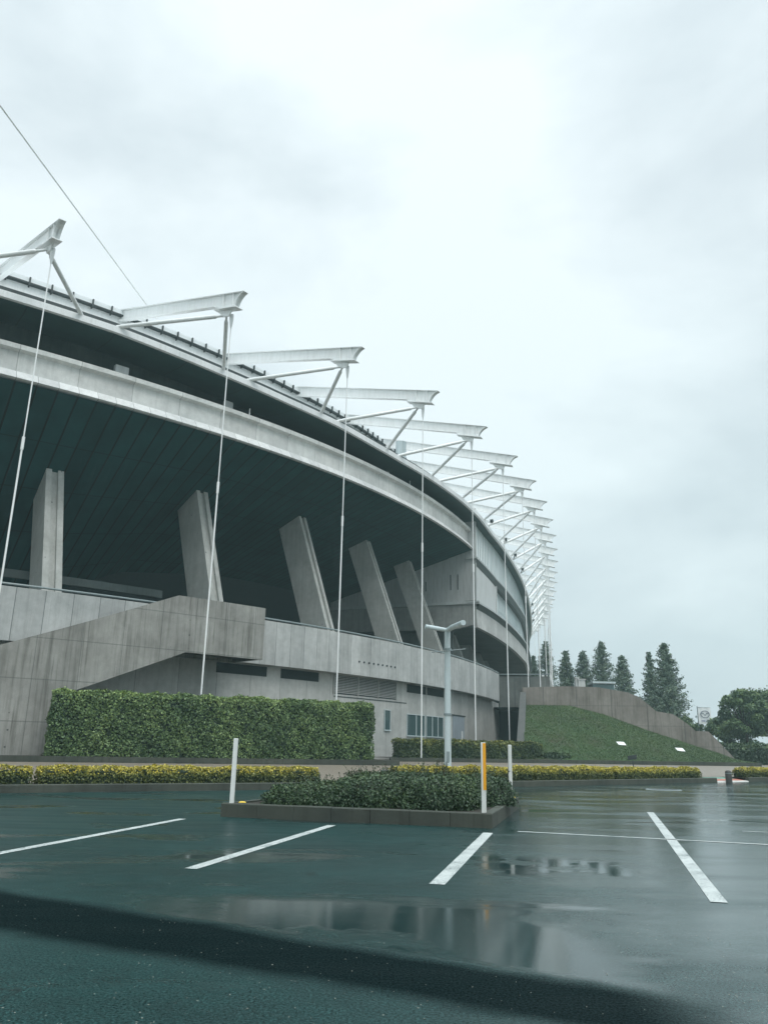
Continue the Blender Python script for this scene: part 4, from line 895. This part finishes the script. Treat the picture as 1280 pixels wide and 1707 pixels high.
for px, py, wpx, Y, lab in [(909, 1069, 36, 165, 'conifer partly hidden behind the row of tie cables'), (889, 1094, 22, 175, 'small conifer half hidden right beside the stadium facade'),
                            (942, 1086, 33, 150, 'dark narrow conifer just right of the tie cables'), (971, 1086, 36, 152, 'conifer directly left of the tallest tree of the middle row'),
                            (1001, 1070, 42, 148, 'taller pale-tipped conifer above the small pavilion roof'), (1036, 1094, 36, 150, 'small open conifer standing alone right of the pavilion'),
                            (1081, 1087, 38, 140, 'slender conifer leaning against the tallest tree, on its left'), (1106, 1072, 62, 132, 'tallest and broadest conifer, above the stepped wall')]:
    t_ = atpx(px, py, Y); z0 = 3 if px < 1060 else .3; hh = t_[2]-z0; r_ = wpx/2/F*Y*1.08
    conifer(t_[0], Y, z0, hh, r_*(1.75 if px < 1060 else 1.35), int(11000 if px < 1100 else 16000), lab)
def broadleaf(name, cx, cy, z0, h, r, n, label, blobs, mat='broad', size=.34, cat='tree', group=None):
    root = empty(name, (cx, cy, z0)); tag(root, label, cat, group); mb = MB()
    mb.tube([(cx, cy, z0-.4), (cx+.2, cy, z0+h*.35), (cx, cy, z0+h*.6)], [r*.07, r*.05, r*.03], 8)
    P_ = []; NR = []; LC = []
    for k in range(blobs):
        az = RNG.uniform(0, 2*PI); el = RNG.uniform(-.25, 1.0); rad = RNG.uniform(.35, 1)**.5
        c = np.array([cx+math.cos(az)*r*rad*math.sqrt(max(.05, 1-max(0, el)**2)), cy+math.sin(az)*r*rad*.9*math.sqrt(max(.05, 1-max(0, el)**2)), z0+h*.50+el*h*.42])
        br = r*RNG.uniform(.16, .34); m = n//blobs; d = RNG.normal(0, 1, (m, 3)); d /= np.linalg.norm(d, axis=1, keepdims=True)
        P_.append(c+d*br*RNG.uniform(.45, 1.05, m)[:, None]*np.array([1, 1, .75])); NR.append(d+[0, 0, .3]); LC.append(RNG.uniform(0, .5, m)+RNG.uniform(-.15, .35)+d[:, 2]*.12)
        mb.tube([(cx, cy, z0+h*.42), tuple(c)], [r*.025, .03], 5, False)
    mb.obj('trunk', MAT['bark'], root); leaf_object('crown', np.concatenate(P_), np.concatenate(NR), size, np.concatenate(LC), MAT[mat], root, .65); return root
t_ = atpx(1262, 1150, 112); broadleaf('broad_tree', t_[0]+1.2, 112, .3, t_[2]-.2, 6.2, 26000, 'large round-crowned tree at the right edge of the picture', 70)
t_ = atpx(1236, 1142, 108); broadleaf('broad_tree', t_[0]-.2, 108, .3, t_[2]-.6, 3.4, 13000, 'smaller tree in front of the large round-crowned tree, its left neighbour', 36)
t_ = atpx(1188, 1205, 118); broadleaf('bush', t_[0]+1.5, 118, .3, t_[2]+.6, 3.0, 9000, 'bush between the emblem banner and the round trees', 26, 'broad', .3, 'bush')
t_ = atpx(1140, 1185, 122); broadleaf('bush', t_[0], 122, .3, 6.2, 2.8, 9000, 'dark bush behind the wall left of the emblem banner', 26, 'broad', .3, 'bush')
t_ = atpx(1160, 1200, 126)
hedge('green_hedge', [(37.0, 90), (52, 92), (66, 95)], 5, .3, 2.0, 12000, .28, MAT['shrub'], 'dark wide hedge under the round trees at the right edge', 'hedge', lc_g, .4)
# far tree belt hiding the horizon
bl = [(x, 190+random.uniform(-10, 10)) for x in range(30, 260, 8)]
P_ = []; 
for k in range(60):
    c = np.array([RNG.uniform(70, 210), RNG.uniform(150, 200), RNG.uniform(1, 4.5)]); d = RNG.normal(0, 1, (350, 3)); d /= np.linalg.norm(d, axis=1, keepdims=True); P_.append(c+d*RNG.uniform(2, 3.6)*RNG.uniform(.6, 1, 350)[:, None])
P_ = np.concatenate(P_); P_[:, 2] = np.abs(P_[:, 2]); o = leaf_object('far_wood', P_, np.tile([0, 0, 1.], (len(P_), 1)), .8, RNG.uniform(0, .8, len(P_)), MAT['broad']); tag(o, 'distant line of trees on the horizon at the right', 'trees', None, 'stuff')
# small pavilion, pylons and frames on the plaza
pa = empty('pavilion', (31, 110, 7.3)); a0 = atpx(983, 1139, 110); a1 = atpx(1021, 1139, 110); tag(pa, 'small flat-roofed pavilion showing above the retaining wall', 'pavilion')
mb = MB(); mb.box(((a0[0]+a1[0])/2, 110, a0[2]), (a1[0]-a0[0], 3, .25)); mb.obj('roof', MAT['galv'], pa)
mb = MB(); mb.box(((a0[0]+a1[0])/2, 110.2, (a0[2]+7.2)/2-.1), ((a1[0]-a0[0])*.92, 2.4, a0[2]-7.3)); mb.obj('wall', plain('teal glass wall', (.10, .17, .18), .2), pa)
for px, py, w_, lab in ((961, 1131, .5, 'pale narrow plaza pillar directly above the step in the bank wall'), (968, 1134, .9, 'wider grey plaza pillar next to the pavilion')):
    a0 = atpx(px, py, 108); r_ = empty('pillar', (a0[0], 108, 7.3)); tag(r_, lab, 'pillar'); mb = MB(); mb.box((a0[0], 108, (a0[2]+7.3)/2), (w_, w_, a0[2]-7.3)); mb.box((a0[0], 108, a0[2]+.06), (w_*1.25, w_*1.25, .12)); mb.obj('shaft', MAT['panelgrey'], r_)
for px, lab in ((905, 'white steel A-frame trestle nearest the stadium on the upper plaza'), (917, 'white steel A-frame trestle right of its twin below the far cables')):
    a0 = atpx(px, 1128, 120); r_ = empty('trestle', (a0[0], 120, 7.3)); tag(r_, lab, 'trestle', 'trestles on the upper plaza'); 
    for s in (-1, 1): mb = MB(); mb.tube([(a0[0]+s*.8, 120, 7.3), (a0[0], 120, a0[2]+.4)], .09, 6); mb.obj('leg', MAT['steel'], r_)
    mb = MB(); mb.tube([(a0[0]-.45, 120, 8.2), (a0[0]+.45, 120, 8.2)], .06, 6); mb.obj('crossbar', MAT['steel'], r_)

# ---------------------------------------------------------------- haze
HZ = True
if HZ:
    mb = MB(); mb.prism([(-130, -40), (240, -40), (240, 330), (-130, 330)], -1.2, 46); hz = mb.obj('haze', None)
    m = bpy.data.materials.new('mist'); m.use_nodes = True; t = m.node_tree; t.nodes.remove(t.nodes['Principled BSDF']); vol = t.nodes.new('ShaderNodeVolumePrincipled')
    vol.inputs['Color'].default_value = (.66, .93, .94, 1); vol.inputs['Density'].default_value = .0008; vol.inputs['Anisotropy'].default_value = .1
    t.links.new(vol.outputs[0], t.nodes['Material Output'].inputs['Volume']); hz.data.materials.append(m); hz['kind'] = 'stuff'
    hz['label'] = 'thin pale rain mist filling the air'; hz['category'] = 'haze'
